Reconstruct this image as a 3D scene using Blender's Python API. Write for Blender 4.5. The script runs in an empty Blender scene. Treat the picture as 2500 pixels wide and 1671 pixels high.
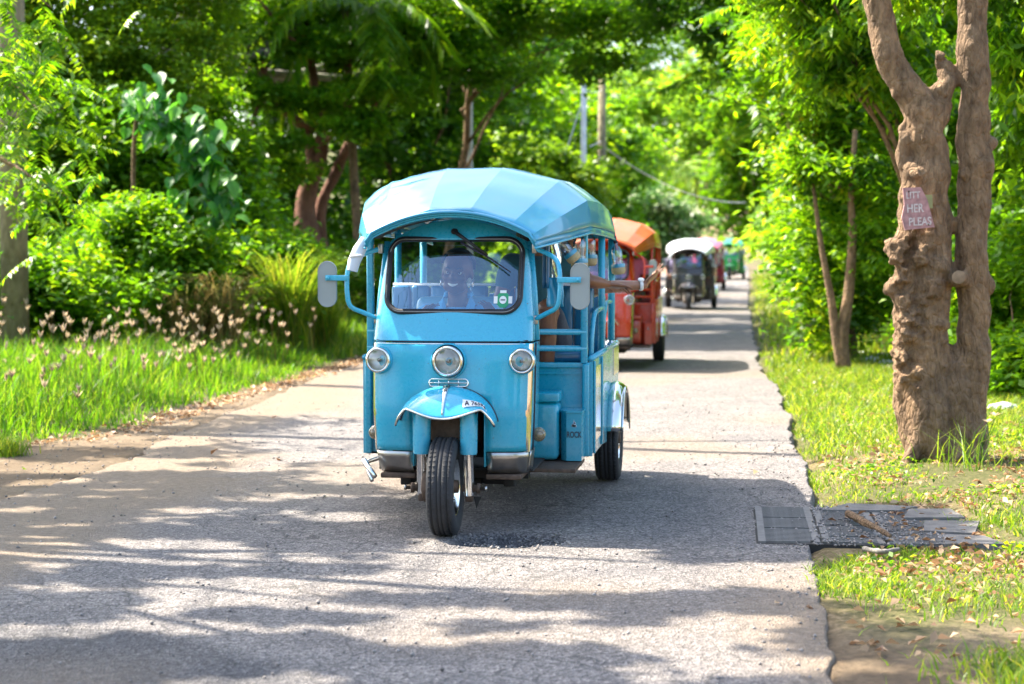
import bpy, bmesh, math, random
import numpy as np
from mathutils import Vector, Matrix, noise
R = math.radians
S = bpy.context.scene
COL = S.collection
rng = np.random.default_rng(7)
random.seed(7)

# ------------------------------------------------------------------ camera, sky, sun, exposure
cam_d = bpy.data.cameras.new('camera'); cam = bpy.data.objects.new('camera', cam_d); COL.objects.link(cam)
cam_d.sensor_width = 36.0; cam_d.lens = 62.0
cam_d.clip_start = 0.05; cam_d.clip_end = 3000
CAMH = 1.38
cam.location = (0, 0, CAMH); cam.rotation_euler = (R(90 - 2.75), 0, 0)
cam_d.dof.use_dof = True; cam_d.dof.focus_distance = 8.9; cam_d.dof.aperture_fstop = 2.8
S.camera = cam
SUN = Vector((-0.53, 0.287, 0.797)).normalized()
W = bpy.data.worlds.new('World'); S.world = W; W.use_nodes = True
wn = W.node_tree.nodes; wl = W.node_tree.links
wn.clear()
sky = wn.new('ShaderNodeTexSky'); sky.sky_type = 'NISHITA'; sky.sun_disc = False
sky.sun_elevation = math.asin(SUN.z); sky.sun_rotation = math.atan2(SUN.x, SUN.y)
sky.air_density = 1.0; sky.dust_density = 3.0; sky.ozone_density = 1.0
bg = wn.new('ShaderNodeBackground'); bg.inputs['Strength'].default_value = 0.15
wo = wn.new('ShaderNodeOutputWorld')
wl.new(sky.outputs[0], bg.inputs[0]); wl.new(bg.outputs[0], wo.inputs[0])
sd = bpy.data.lights.new('sun', 'SUN'); sd.energy = 4.5; sd.angle = R(0.53); sd.color = (1.0, 0.92, 0.79)
so = bpy.data.objects.new('sun', sd); COL.objects.link(so); so.location = (-30, 16, 45)
so.rotation_euler = SUN.to_track_quat('Z', 'Y').to_euler()
S.view_settings.view_transform = 'Standard'; S.view_settings.look = 'None'
S.view_settings.exposure = 2.15; S.view_settings.gamma = 1.0
S.render.engine = 'CYCLES'
S.cycles.use_denoising = True
S.cycles.max_bounces = 8; S.cycles.transparent_max_bounces = 12
S.cycles.diffuse_bounces = 3; S.cycles.glossy_bounces = 4; S.cycles.transmission_bounces = 6
S.cycles.sample_clamp_indirect = 6.0

# ------------------------------------------------------------------ materials
def mat(name):
    m = bpy.data.materials.new(name); m.use_nodes = True
    nt = m.node_tree; b = nt.nodes['Principled BSDF']
    return m, nt, b
def N(nt, t, **kw):
    n = nt.nodes.new(t)
    for k, v in kw.items():
        if k in n.inputs: n.inputs[k].default_value = v
        else: setattr(n, k, v)
    return n
def ramp(nt, fac, stops):
    r = nt.nodes.new('ShaderNodeValToRGB')
    e = r.color_ramp.elements
    while len(e) < len(stops): e.new(0.5)
    for i, (p, c) in enumerate(stops):
        e[i].position = p; e[i].color = (*c, 1) if len(c) == 3 else c
    nt.links.new(fac, r.inputs[0]); return r
def simple(name, col, rough=0.5, metal=0.0, coat=0.0, var=0.12, scale=6.0, bump=0.0, bscale=80.0, spec=0.5, sheen=0.0, ior=1.5):
    m, nt, b = mat(name)
    tc = N(nt, 'ShaderNodeTexCoord')
    no = N(nt, 'ShaderNodeTexNoise', Scale=scale, Detail=5.0)
    nt.links.new(tc.outputs['Object'], no.inputs['Vector'])
    lo = tuple(max(0, c * (1 - var)) for c in col); hi = tuple(min(1, c * (1 + var)) for c in col)
    r = ramp(nt, no.outputs[0], [(0.3, lo), (0.7, hi)])
    nt.links.new(r.outputs[0], b.inputs['Base Color'])
    b.inputs['Roughness'].default_value = rough; b.inputs['Metallic'].default_value = metal
    b.inputs['Coat Weight'].default_value = coat; b.inputs['Coat Roughness'].default_value = 0.06
    b.inputs['Specular IOR Level'].default_value = spec
    if sheen: b.inputs['Sheen Weight'].default_value = sheen
    rr = N(nt, 'ShaderNodeMapRange'); rr.inputs['To Min'].default_value = rough * 0.8; rr.inputs['To Max'].default_value = min(1, rough * 1.25)
    nt.links.new(no.outputs[0], rr.inputs[0]); nt.links.new(rr.outputs[0], b.inputs['Roughness'])
    if bump:
        n2 = N(nt, 'ShaderNodeTexNoise', Scale=bscale, Detail=4.0)
        nt.links.new(tc.outputs['Object'], n2.inputs['Vector'])
        bp = N(nt, 'ShaderNodeBump', Strength=bump, Distance=0.01)
        nt.links.new(n2.outputs[0], bp.inputs['Height']); nt.links.new(bp.outputs[0], b.inputs['Normal'])
    return m
def paint(name, col, dirt=(0.25, 0.2, 0.14)):
    m, nt, b = mat(name)
    tc = N(nt, 'ShaderNodeTexCoord')
    no = N(nt, 'ShaderNodeTexNoise', Scale=3.0, Detail=6.0)
    nt.links.new(tc.outputs['Object'], no.inputs['Vector'])
    n2 = N(nt, 'ShaderNodeTexNoise', Scale=45.0, Detail=3.0)
    nt.links.new(tc.outputs['Object'], n2.inputs['Vector'])
    sep = N(nt, 'ShaderNodeSeparateXYZ'); nt.links.new(tc.outputs['Object'], sep.inputs[0])
    mr = N(nt, 'ShaderNodeMapRange'); mr.inputs['From Min'].default_value = 0.60; mr.inputs['From Max'].default_value = 0.25
    mr.inputs['To Min'].default_value = 0.0; mr.inputs['To Max'].default_value = 0.42
    nt.links.new(sep.outputs['Z'], mr.inputs[0])
    mu = N(nt, 'ShaderNodeMath', operation='MULTIPLY'); nt.links.new(mr.outputs[0], mu.inputs[0]); nt.links.new(no.outputs[0], mu.inputs[1])
    mx = N(nt, 'ShaderNodeMixRGB'); mx.inputs[1].default_value = (*col, 1); mx.inputs[2].default_value = (*dirt, 1)
    nt.links.new(mu.outputs[0], mx.inputs[0])
    chip = N(nt, 'ShaderNodeTexNoise', Scale=70.0, Detail=2.0); nt.links.new(tc.outputs['Object'], chip.inputs['Vector'])
    cr_ = ramp(nt, chip.outputs[0], [(.745, (0,0,0)), (.76, (1,1,1))])
    m9 = N(nt, 'ShaderNodeMixRGB'); nt.links.new(cr_.outputs[0], m9.inputs[0]); nt.links.new(mx.outputs[0], m9.inputs[1]); m9.inputs[2].default_value = (.10,.07,.05,1)
    nt.links.new(m9.outputs[0], b.inputs['Base Color'])
    rr = N(nt, 'ShaderNodeMapRange'); rr.inputs['To Min'].default_value = 0.16; rr.inputs['To Max'].default_value = 0.42
    nt.links.new(n2.outputs[0], rr.inputs[0]); nt.links.new(rr.outputs[0], b.inputs['Roughness'])
    b.inputs['Coat Weight'].default_value = 0.55; b.inputs['Coat Roughness'].default_value = 0.05
    bp = N(nt, 'ShaderNodeBump', Strength=0.10, Distance=0.03); nt.links.new(no.outputs[0], bp.inputs['Height'])
    nt.links.new(bp.outputs[0], b.inputs['Coat Normal']); nt.links.new(bp.outputs[0], b.inputs['Normal'])
    return m
def leafmat(name, cols, trans=0.5, tcol=None, rough=0.4, spec=0.32):
    m, nt, b = mat(name)
    at = N(nt, 'ShaderNodeAttribute', attribute_name='rnd')
    k = len(cols)
    r = ramp(nt, at.outputs['Fac'], [(i / (k - 1), c) for i, c in enumerate(cols)])
    nt.links.new(r.outputs[0], b.inputs['Base Color'])
    b.inputs['Roughness'].default_value = rough; b.inputs['Specular IOR Level'].default_value = spec
    tr = N(nt, 'ShaderNodeBsdfTranslucent')
    g = N(nt, 'ShaderNodeMixRGB', blend_type='MULTIPLY'); g.inputs[0].default_value = 1.0
    g.inputs[2].default_value = (*(tcol or (2.4, 2.0, 0.6)), 1)
    nt.links.new(r.outputs[0], g.inputs[1]); nt.links.new(g.outputs[0], tr.inputs[0])
    mx = N(nt, 'ShaderNodeMixShader'); mx.inputs[0].default_value = trans
    nt.links.new(b.outputs[0], mx.inputs[1]); nt.links.new(tr.outputs[0], mx.inputs[2])
    nt.links.new(mx.outputs[0], nt.nodes['Material Output'].inputs[0])
    return m
def barkmat(name, c1, c2, scale=14.0, bump=0.7):
    m, nt, b = mat(name)
    tc = N(nt, 'ShaderNodeTexCoord')
    mp = N(nt, 'ShaderNodeMapping'); mp.inputs['Scale'].default_value = (1, 1, 0.45)
    nt.links.new(tc.outputs['Object'], mp.inputs[0])
    no = N(nt, 'ShaderNodeTexNoise', Scale=scale, Detail=8.0, Roughness=0.65)
    nt.links.new(mp.outputs[0], no.inputs['Vector'])
    vo = N(nt, 'ShaderNodeTexVoronoi', Scale=scale * 1.6, feature='DISTANCE_TO_EDGE'); nt.links.new(mp.outputs[0], vo.inputs['Vector'])
    big = N(nt, 'ShaderNodeTexNoise', Scale=scale * .15, Detail=3.0); nt.links.new(tc.outputs['Object'], big.inputs['Vector'])
    r = ramp(nt, no.outputs[0], [(0.3, c1), (0.68, c2)])
    mx = N(nt, 'ShaderNodeMixRGB', blend_type='MULTIPLY'); mx.inputs[0].default_value = 0.6
    r2 = ramp(nt, big.outputs[0], [(0.35, (.6, .6, .6)), (0.65, (1.15, 1.1, 1.0))])
    nt.links.new(r.outputs[0], mx.inputs[1]); nt.links.new(r2.outputs[0], mx.inputs[2])
    nt.links.new(mx.outputs[0], b.inputs['Base Color']); b.inputs['Roughness'].default_value = 0.9
    ad = N(nt, 'ShaderNodeMath', operation='ADD'); nt.links.new(no.outputs[0], ad.inputs[0])
    sm = N(nt, 'ShaderNodeMath', operation='MINIMUM'); nt.links.new(vo.outputs['Distance'], sm.inputs[0]); sm.inputs[1].default_value = 0.18
    nt.links.new(sm.outputs[0], ad.inputs[1])
    bp = N(nt, 'ShaderNodeBump', Strength=bump, Distance=0.05); nt.links.new(ad.outputs[0], bp.inputs['Height'])
    nt.links.new(bp.outputs[0], b.inputs['Normal'])
    return m

# ------------------------------------------------------------------ objects
def setp(o, label=None, cat=None, group=None, kind=None):
    if label: o['label'] = label
    if cat: o['category'] = cat
    if group: o['group'] = group
    if kind: o['kind'] = kind
    return o
def empty(name, loc=(0, 0, 0), rz=0.0, **kw):
    o = bpy.data.objects.new(name, None); COL.objects.link(o)
    o.location = loc; o.rotation_euler = (0, 0, rz); o.empty_display_size = 0.2
    return setp(o, **kw)
def link(name, me, parent=None, loc=None, **kw):
    o = bpy.data.objects.new(name, me); COL.objects.link(o)
    if parent is not None: o.parent = parent
    if loc is not None: o.location = loc
    return setp(o, **kw)
def npmesh(name, V, F, m, attrs=None, smooth=False, pattrs=None):
    """V (n,3), F (k,c) equal-size faces"""
    me = bpy.data.meshes.new(name)
    V = np.asarray(V, np.float32); F = np.asarray(F, np.int32)
    me.vertices.add(len(V)); me.vertices.foreach_set('co', V.ravel())
    c = F.shape[1]
    me.loops.add(F.size); me.loops.foreach_set('vertex_index', F.ravel())
    me.polygons.add(len(F)); me.polygons.foreach_set('loop_start', np.arange(0, F.size, c, dtype=np.int32))
    me.update(calc_edges=True)
    if smooth: me.polygons.foreach_set('use_smooth', np.ones(len(F), bool))
    for k, a in (attrs or {}).items():
        at = me.attributes.new(k, 'FLOAT', 'POINT'); at.data.foreach_set('value', np.asarray(a, np.float32))
    for k, a in (pattrs or {}).items():
        at = me.attributes.new(k, 'FLOAT', 'FACE'); at.data.foreach_set('value', np.asarray(a, np.float32))
    for x in (m if isinstance(m, (list, tuple)) else [m]): me.materials.append(x)
    return me

class MB:
    def __init__(s): s.v = []; s.f = []; s.m = []; s.sm = []
    def add(s, V, F, mi=0, smooth=False):
        b = len(s.v); s.v += [tuple(p) for p in V]; s.f += [tuple(b + i for i in f) for f in F]
        s.m += [mi] * len(F); s.sm += [smooth] * len(F); return s
    def box(s, a, b, mi=0, bev=0.0):
        x0, y0, z0 = a; x1, y1, z1 = b
        if bev <= 0:
            V = [(x0,y0,z0),(x1,y0,z0),(x1,y1,z0),(x0,y1,z0),(x0,y0,z1),(x1,y0,z1),(x1,y1,z1),(x0,y1,z1)]
            F = [(0,3,2,1),(4,5,6,7),(0,1,5,4),(1,2,6,5),(2,3,7,6),(3,0,4,7)]
            return s.add(V, F, mi)
        bm = bmesh.new(); bmesh.ops.create_cube(bm, size=1.0)
        for v in bm.verts:
            v.co = Vector(((x0+x1)/2 + v.co.x*(x1-x0), (y0+y1)/2 + v.co.y*(y1-y0), (z0+z1)/2 + v.co.z*(z1-z0)))
        bmesh.ops.bevel(bm, geom=bm.edges[:] , offset=bev, segments=3, profile=0.5, affect='EDGES')
        bm.verts.index_update()
        s.add([v.co[:] for v in bm.verts], [[v.index for v in f.verts] for f in bm.faces], mi, True)
        bm.free(); return s
    def tube(s, path, r, n=10, mi=0, cap=True, closed=False, flat=None):
        P = [Vector(p) for p in path]; k = len(P)
        rs = r if isinstance(r, (list, tuple, np.ndarray)) else [r] * k
        V = []; F = []
        up = None
        for i in range(k):
            if closed: t = P[(i+1) % k] - P[i-1]
            elif i == 0: t = P[1] - P[0]
            elif i == k-1: t = P[-1] - P[-2]
            else: t = (P[i+1] - P[i]).normalized() + (P[i] - P[i-1]).normalized()
            if t.length < 1e-9: t = Vector((0,0,1))
            t.normalize()
            if up is None:
                up = Vector((0,0,1)) if abs(t.z) < .9 else Vector((1,0,0))
            a = (up - t * up.dot(t))
            if a.length < 1e-6: a = t.orthogonal()
            a.normalize(); up = a; b = t.cross(a)
            ra, rb = (rs[i], rs[i]) if flat is None else (rs[i]*flat[0], rs[i]*flat[1])
            for j in range(n):
                an = 2*math.pi*j/n
                V.append(P[i] + a*math.cos(an)*ra + b*math.sin(an)*rb)
        for i in range(k if closed else k-1):
            for j in range(n):
                a0 = i*n+j; a1 = i*n+(j+1) % n; i2 = (i+1) % k
                F.append((a0, a1, i2*n+(j+1) % n, i2*n+j))
        if cap and not closed:
            F.append(tuple(reversed(range(n)))); F.append(tuple((k-1)*n+j for j in range(n)))
        return s.add(V, F, mi, True)
    def lathe(s, prof, o, ax=(0,-1,0), n=24, mi=0):
        """prof: list of (radius, distance along axis)"""
        ax = Vector(ax).normalized(); a = ax.orthogonal().normalized(); b = ax.cross(a); o = Vector(o)
        V = []; F = []
        for r, d in prof:
            for j in range(n):
                an = 2*math.pi*j/n; V.append(o + ax*d + (a*math.cos(an) + b*math.sin(an))*max(r, 1e-5))
        for i in range(len(prof)-1):
            for j in range(n):
                F.append((i*n+j, i*n+(j+1) % n, (i+1)*n+(j+1) % n, (i+1)*n+j))
        return s.add(V, F, mi, True)
    def grid(s, fn, us, vs, mi=0, smooth=True, keep=None):
        V = [fn(u, v) for v in vs for u in us]; nu = len(us); F = []
        for j in range(len(vs)-1):
            for i in range(nu-1):
                if keep and not keep((us[i]+us[i+1])/2, (vs[j]+vs[j+1])/2): continue
                F.append((j*nu+i, j*nu+i+1, (j+1)*nu+i+1, (j+1)*nu+i))
        return s.add(V, F, mi, smooth)
    def prism(s, poly, d0, d1, axis='x', mi=0):
        """poly of (a,b); axis x: (a,b)=(y,z); y: (x,z); z: (x,y)"""
        def P(a, b, d): return (d,a,b) if axis == 'x' else ((a,d,b) if axis == 'y' else (a,b,d))
        k = len(poly); V = [P(a,b,d0) for a, b in poly] + [P(a,b,d1) for a, b in poly]
        F = [tuple(range(k)), tuple(reversed(range(k, 2*k)))] + [(i, k+i, k+(i+1) % k, (i+1) % k) for i in range(k)]
        return s.add(V, F, mi)
    def ball(s, c, r, mi=0, n=14, sc=(1,1,1)):
        V = []; F = []; m = n//2
        for i in range(m+1):
            t = math.pi*i/m
            for j in range(n):
                p = 2*math.pi*j/n
                V.append((c[0]+r*sc[0]*math.sin(t)*math.cos(p), c[1]+r*sc[1]*math.sin(t)*math.sin(p), c[2]+r*sc[2]*math.cos(t)))
        for i in range(m):
            for j in range(n): F.append((i*n+j, (i+1)*n+j, (i+1)*n+(j+1) % n, i*n+(j+1) % n))
        return s.add(V, F, mi, True)
    def mesh(s, name, mats, recalc=True):
        me = bpy.data.meshes.new(name); me.from_pydata(s.v, [], s.f)
        for m in (mats if isinstance(mats, (list, tuple)) else [mats]): me.materials.append(m)
        me.polygons.foreach_set('material_index', s.m); me.polygons.foreach_set('use_smooth', s.sm)
        if recalc:
            bm = bmesh.new(); bm.from_mesh(me); bmesh.ops.remove_doubles(bm, verts=bm.verts, dist=1e-6)
            bmesh.ops.recalc_face_normals(bm, faces=bm.faces); bm.to_mesh(me); bm.free()
        me.update(); return me
    def build(s, name, mats, parent=None, recalc=True, **kw):
        return link(name, s.mesh(name, mats, recalc), parent, **kw)
def solid(o, t, off=-1):
    m = o.modifiers.new('s', 'SOLIDIFY'); m.thickness = t; m.offset = off; return o
def bezier(pts, n):
    """Catmull-Rom through pts"""
    P = [Vector(p) for p in pts]; out = []
    k = len(P)-1
    for q in range(n):
        t = q/(n-1)*k; i = min(int(t), k-1); f = t-i
        p0 = P[max(i-1,0)]; p1 = P[i]; p2 = P[i+1]; p3 = P[min(i+2,k)]
        out.append(0.5*((2*p1)+(p2-p0)*f+(2*p0-5*p1+4*p2-p3)*f*f+(3*p1-p0-3*p2+p3)*f**3))
    return out
def text_mesh(name, body, size, m, parent, loc, rot, ext=0.0008, sx=1.0, align='CENTER', font=None, shear=0):
    c = bpy.data.curves.new(name, 'FONT'); c.body = body; c.size = size; c.extrude = ext
    c.align_x = align; c.align_y = 'CENTER'; c.shear = shear; c.offset = size*0.018
    o = bpy.data.objects.new(name, c); COL.objects.link(o)
    dg = bpy.context.evaluated_depsgraph_get(); me = bpy.data.meshes.new_from_object(o.evaluated_get(dg))
    bpy.data.objects.remove(o); me.materials.clear(); me.materials.append(m); me.name = name
    ob = link(name, me, parent); ob.location = loc; ob.rotation_euler = rot; ob.scale = (sx, 1, 1)
    return ob
# ------------------------------------------------------------------ ground and road
RR = np.array([(-60,-8.0),(-30,-3.6),(0,0.2),(5.7,1.05),(8,1.36),(10.1,1.73),(16.4,2.54),(24.2,3.37),(50.7,6.8),(111,14.9),(130,16.6),(160,16),(200,10),(500,-60)])
RL = np.array([(-60,-13.5),(-30,-9),(0,-4.2),(5.7,-3.4),(9.3,-2.95),(11.9,-2.65),(19.9,-2.3),(24.2,-1.95),(50,1.5),(111,9.7),(130,11.2),(160,10.2),(200,4),(500,-66)])
GL = np.array([(-60,-15),(-30,-10.5),(0,-6.2),(7,-4.9),(10,-4.25),(12.6,-3.85),(13.6,-3.2),(16.2,-2.95),(20.3,-2.45),(24.2,-2.05),(50,1.35),(111,9.5),(130,11),(160,10),(200,3.8),(500,-67)])
def roadR(y): return np.interp(y, RR[:,0], RR[:,1])
def roadL(y): return np.interp(y, RL[:,0], RL[:,1])
def grassL(y): return np.interp(y, GL[:,0], GL[:,1])
def vnoise(x, y, s=1.0, seed=0, oct=3):
    """cheap value noise, numpy, about -1..1"""
    out = np.zeros_like(np.asarray(x, float)); amp = 1.0; tot = 0
    for o in range(oct):
        X = np.asarray(x)*s*2**o + 13.1*seed + 5*o; Y = np.asarray(y)*s*2**o + 7.7*seed + 3*o
        xi = np.floor(X); yi = np.floor(Y); fx = X-xi; fy = Y-yi
        fx = fx*fx*(3-2*fx); fy = fy*fy*(3-2*fy)
        def h(a, b):
            q = np.sin(a*127.1 + b*311.7 + seed*17.3)*43758.5453
            return (q-np.floor(q))*2-1
        out += amp*((h(xi,yi)*(1-fx)+h(xi+1,yi)*fx)*(1-fy) + (h(xi,yi+1)*(1-fx)+h(xi+1,yi+1)*fx)*fy)
        tot += amp; amp *= .5
    return out/tot
def sstep(a, b, x):
    t = np.clip((x-a)/(b-a), 0, 1); return t*t*(3-2*t)
def rise(y): return np.interp(y, [48,55,63,81,111,160,400], [0,.07,.2,.38,.75,1.5,4.0])
def gz(x, y):
    """height of the ground beside the road"""
    x = np.asarray(x, float); y = np.asarray(y, float)
    r = roadR(y); l = roadL(y)
    n = vnoise(x, y, .5, 3)
    dr = x-r; dl = l-x
    zr = -0.06*(1-sstep(0.05, .30, dr)) + .03*sstep(.3, 1.2, dr)*(1+n) + .03*vnoise(x, y, 2.2, 5)*sstep(.2, .6, dr)
    zr = zr*(.12+.88*sstep(7.2, 8.3, y)) - .006*(y < 8.3)
    zl = -0.004 + .015*vnoise(x, y, 1.5, 6)*sstep(0, .6, dl) + .05*sstep(.5, 2.2, dl) + .55*sstep(1.5, 9, dl)*(1+.4*n)
    z = np.where(dr > 0, zr, np.where(dl > 0, zl, -.09))
    inside = np.minimum(-dr, -dl)
    z = np.where((inside > 0), -.09*sstep(0, .12, inside) + np.where(-dr < -dl, -.012-.05*sstep(7.6, 8.4, y), -.006)*(1-sstep(0, .12, inside)), z)
    inside_drain = (x > 1.15) & (x < 2.45) & (y > 8.25) & (y < 9.75)
    z = np.where(inside_drain & (dr > 0), -.012, z)
    z = z + rise(y)
    far = sstep(120, 420, y)*sstep(-400, 0, y)
    hill = far*34*(.6+.4*vnoise(x, y, .012, 9)) * np.clip(1-np.abs((x+10))/330, 0, 1)
    return z + hill
def warp(a, b, n, c, p):
    t = np.linspace(-1, 1, n); t = np.sign(t)*np.abs(t)**p
    return np.where(t < 0, c + t*(c-a), c + t*(b-c))
gx = np.unique(np.round(np.concatenate([np.arange(-9, 9, .14), warp(-600, 600, 90, 0, 2.6)]), 3))
gy = np.unique(np.round(np.concatenate([np.arange(3.5, 26, .14), np.arange(26, 60, .5), np.linspace(-60, 3.5, 40), 60+np.linspace(0, 1, 60)**1.8*740]), 3))
GX, GY = np.meshgrid(gx, gy); GZ = gz(GX, GY)
nu = len(gx); nv = len(gy)
ii = (np.arange(nv-1)[:, None]*nu + np.arange(nu-1)[None]).ravel()
GF = np.stack([ii, ii+1, ii+nu+1, ii+nu], 1)
# what lies on the soil: sandy shoulder (1) or grassy soil (0); litter amount
dl = grassL(GY)-GX; dr = GX-roadR(GY)
sand = sstep(.25, -.15, dl + .25*vnoise(GX, GY, 1.2, 11))*(GX < roadR(GY)-.5)
sand = np.maximum(sand, (dr > -.5)*sstep(7.0, 6.1, GY + .7*vnoise(GX, GY, 1.3, 12) + dr*.25)*1.0)
litter = (dr > -.5)*sstep(-.35, .45, vnoise(GX, GY, .9, 14) + sstep(3.0, 4.6, dr)*.9 - sstep(12, 15, GY)*.5)
def groundmat():
    m, nt, b = mat('soil_and_sand')
    tc = N(nt, 'ShaderNodeTexCoord')
    a1 = N(nt, 'ShaderNodeAttribute', attribute_name='sand'); a2 = N(nt, 'ShaderNodeAttribute', attribute_name='litter')
    n1 = N(nt, 'ShaderNodeTexNoise', Scale=1.3, Detail=8.0, Roughness=.6); n2 = N(nt, 'ShaderNodeTexNoise', Scale=28.0, Detail=6.0, Roughness=.7)
    for q in (n1, n2): nt.links.new(tc.outputs['Object'], q.inputs['Vector'])
    sandc = ramp(nt, n1.outputs[0], [(.3, (.115,.082,.050)), (.55, (.18,.134,.088)), (.75, (.25,.195,.135))])
    soil = ramp(nt, n2.outputs[0], [(.3, (.04,.045,.015)), (.5, (.08,.085,.025)), (.7, (.17,.13,.07))])
    lit = ramp(nt, n2.outputs[0], [(.25, (.09,.055,.03)), (.5, (.22,.15,.085)), (.62, (.40,.29,.18)), (.78, (.14,.08,.04))])
    fine = ramp(nt, n2.outputs[0], [(.3, (.50,.48,.46)), (.5,(.95,.95,.95)), (.7, (1.35,1.3,1.25))])
    mu = N(nt, 'ShaderNodeMixRGB', blend_type='MULTIPLY'); mu.inputs[0].default_value = .8
    nt.links.new(sandc.outputs[0], mu.inputs[1]); nt.links.new(fine.outputs[0], mu.inputs[2])
    m1 = N(nt, 'ShaderNodeMixRGB'); nt.links.new(a2.outputs['Fac'], m1.inputs[0]); nt.links.new(soil.outputs[0], m1.inputs[1]); nt.links.new(lit.outputs[0], m1.inputs[2])
    m2 = N(nt, 'ShaderNodeMixRGB'); nt.links.new(a1.outputs['Fac'], m2.inputs[0]); nt.links.new(m1.outputs[0], m2.inputs[1]); nt.links.new(mu.outputs[0], m2.inputs[2])
    nt.links.new(m2.outputs[0], b.inputs['Base Color']); b.inputs['Roughness'].default_value = .95
    b.inputs['Specular IOR Level'].default_value = .2
    bp = N(nt, 'ShaderNodeBump', Strength=.9, Distance=.03); nt.links.new(n2.outputs[0], bp.inputs['Height']); nt.links.new(bp.outputs[0], b.inputs['Normal'])
    return m
me = npmesh('ground', np.stack([GX, GY, GZ], -1).reshape(-1, 3), GF, groundmat(), {'sand': sand.ravel(), 'litter': litter.ravel()}, True)
link('ground', me, kind='structure')

# road: a thick sheet with ragged edges, a pothole and a sandy left side
ry = np.unique(np.round(np.concatenate([np.arange(4.5, 14, .035), np.arange(14, 30, .1), np.arange(30, 70, .4), np.linspace(-60, 4.5, 60), np.linspace(70, 500, 120)]), 3))
ru = np.unique(np.concatenate([np.linspace(0, 1, 90), [0.002, .998, .004, .996]]))
RU, RY = np.meshgrid(ru, ry)
rl = roadL(RY) + .14*vnoise(RY, RY*0, .9, 21) + .05*vnoise(RY, RY*0, 6, 22)
jag = .10*vnoise(RY, RY*0+3, .9, 24, 5) + .022*vnoise(RY, RY*0+9, 7.5, 25, 3)
rrr = roadR(RY) + jag
RX = rl + (rrr-rl)*RU
RZ = .008*vnoise(RX, RY, .8, 26) + .0035*vnoise(RX, RY, 9, 27, 2)*(RY < 20)
hx, hy = 0.0, 8.57
q = np.sqrt(((RX-hx)/.33)**2 + ((RY-hy)/.24)**2) + .22*vnoise(RX, RY, 6, 28, 3)
hole = 1-sstep(.55, 1.0, q)
q2 = np.sqrt(((RX+1.75)/.22)**2 + ((RY-11.6)/.4)**2) + .2*vnoise(RX, RY, 5, 29, 2)
RZ = RZ - hole*(.055 + .024*vnoise(RX, RY, 22, 30, 2)) - (1-sstep(.5, 1, q2))*.02
RZ = np.where((ru == 0)[None] | (ru == 1)[None], -.085, RZ)
RZ = RZ + rise(RY)
RX = np.where((ru == 0)[None], rl-.02, np.where((ru == 1)[None], rrr+.012, RX))
lat = (RX-rl)
dirt = sstep(1.1, .35, lat + .5*vnoise(RX, RY, .7, 31) - .30*(RY < 11)) * (RY > -70)
dirt = np.maximum(dirt, 1.0*sstep(.7, .02, (rrr-RX) + .35*vnoise(RX, RY, 1.1, 32))*sstep(8.5, 6.5, RY))
patch = sstep(.25, .0, (RX+1.15) + (RY-6.15)*1.0 + .12*vnoise(RX, RY, 3, 33))*(RY < 6.5)
patch = np.maximum(patch, hole*1.7)  # the inside of the pothole is coloured darker as well
dirt = np.maximum(dirt, .55*sstep(.1, .5, vnoise(RX, RY, .5, 35)))
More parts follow.
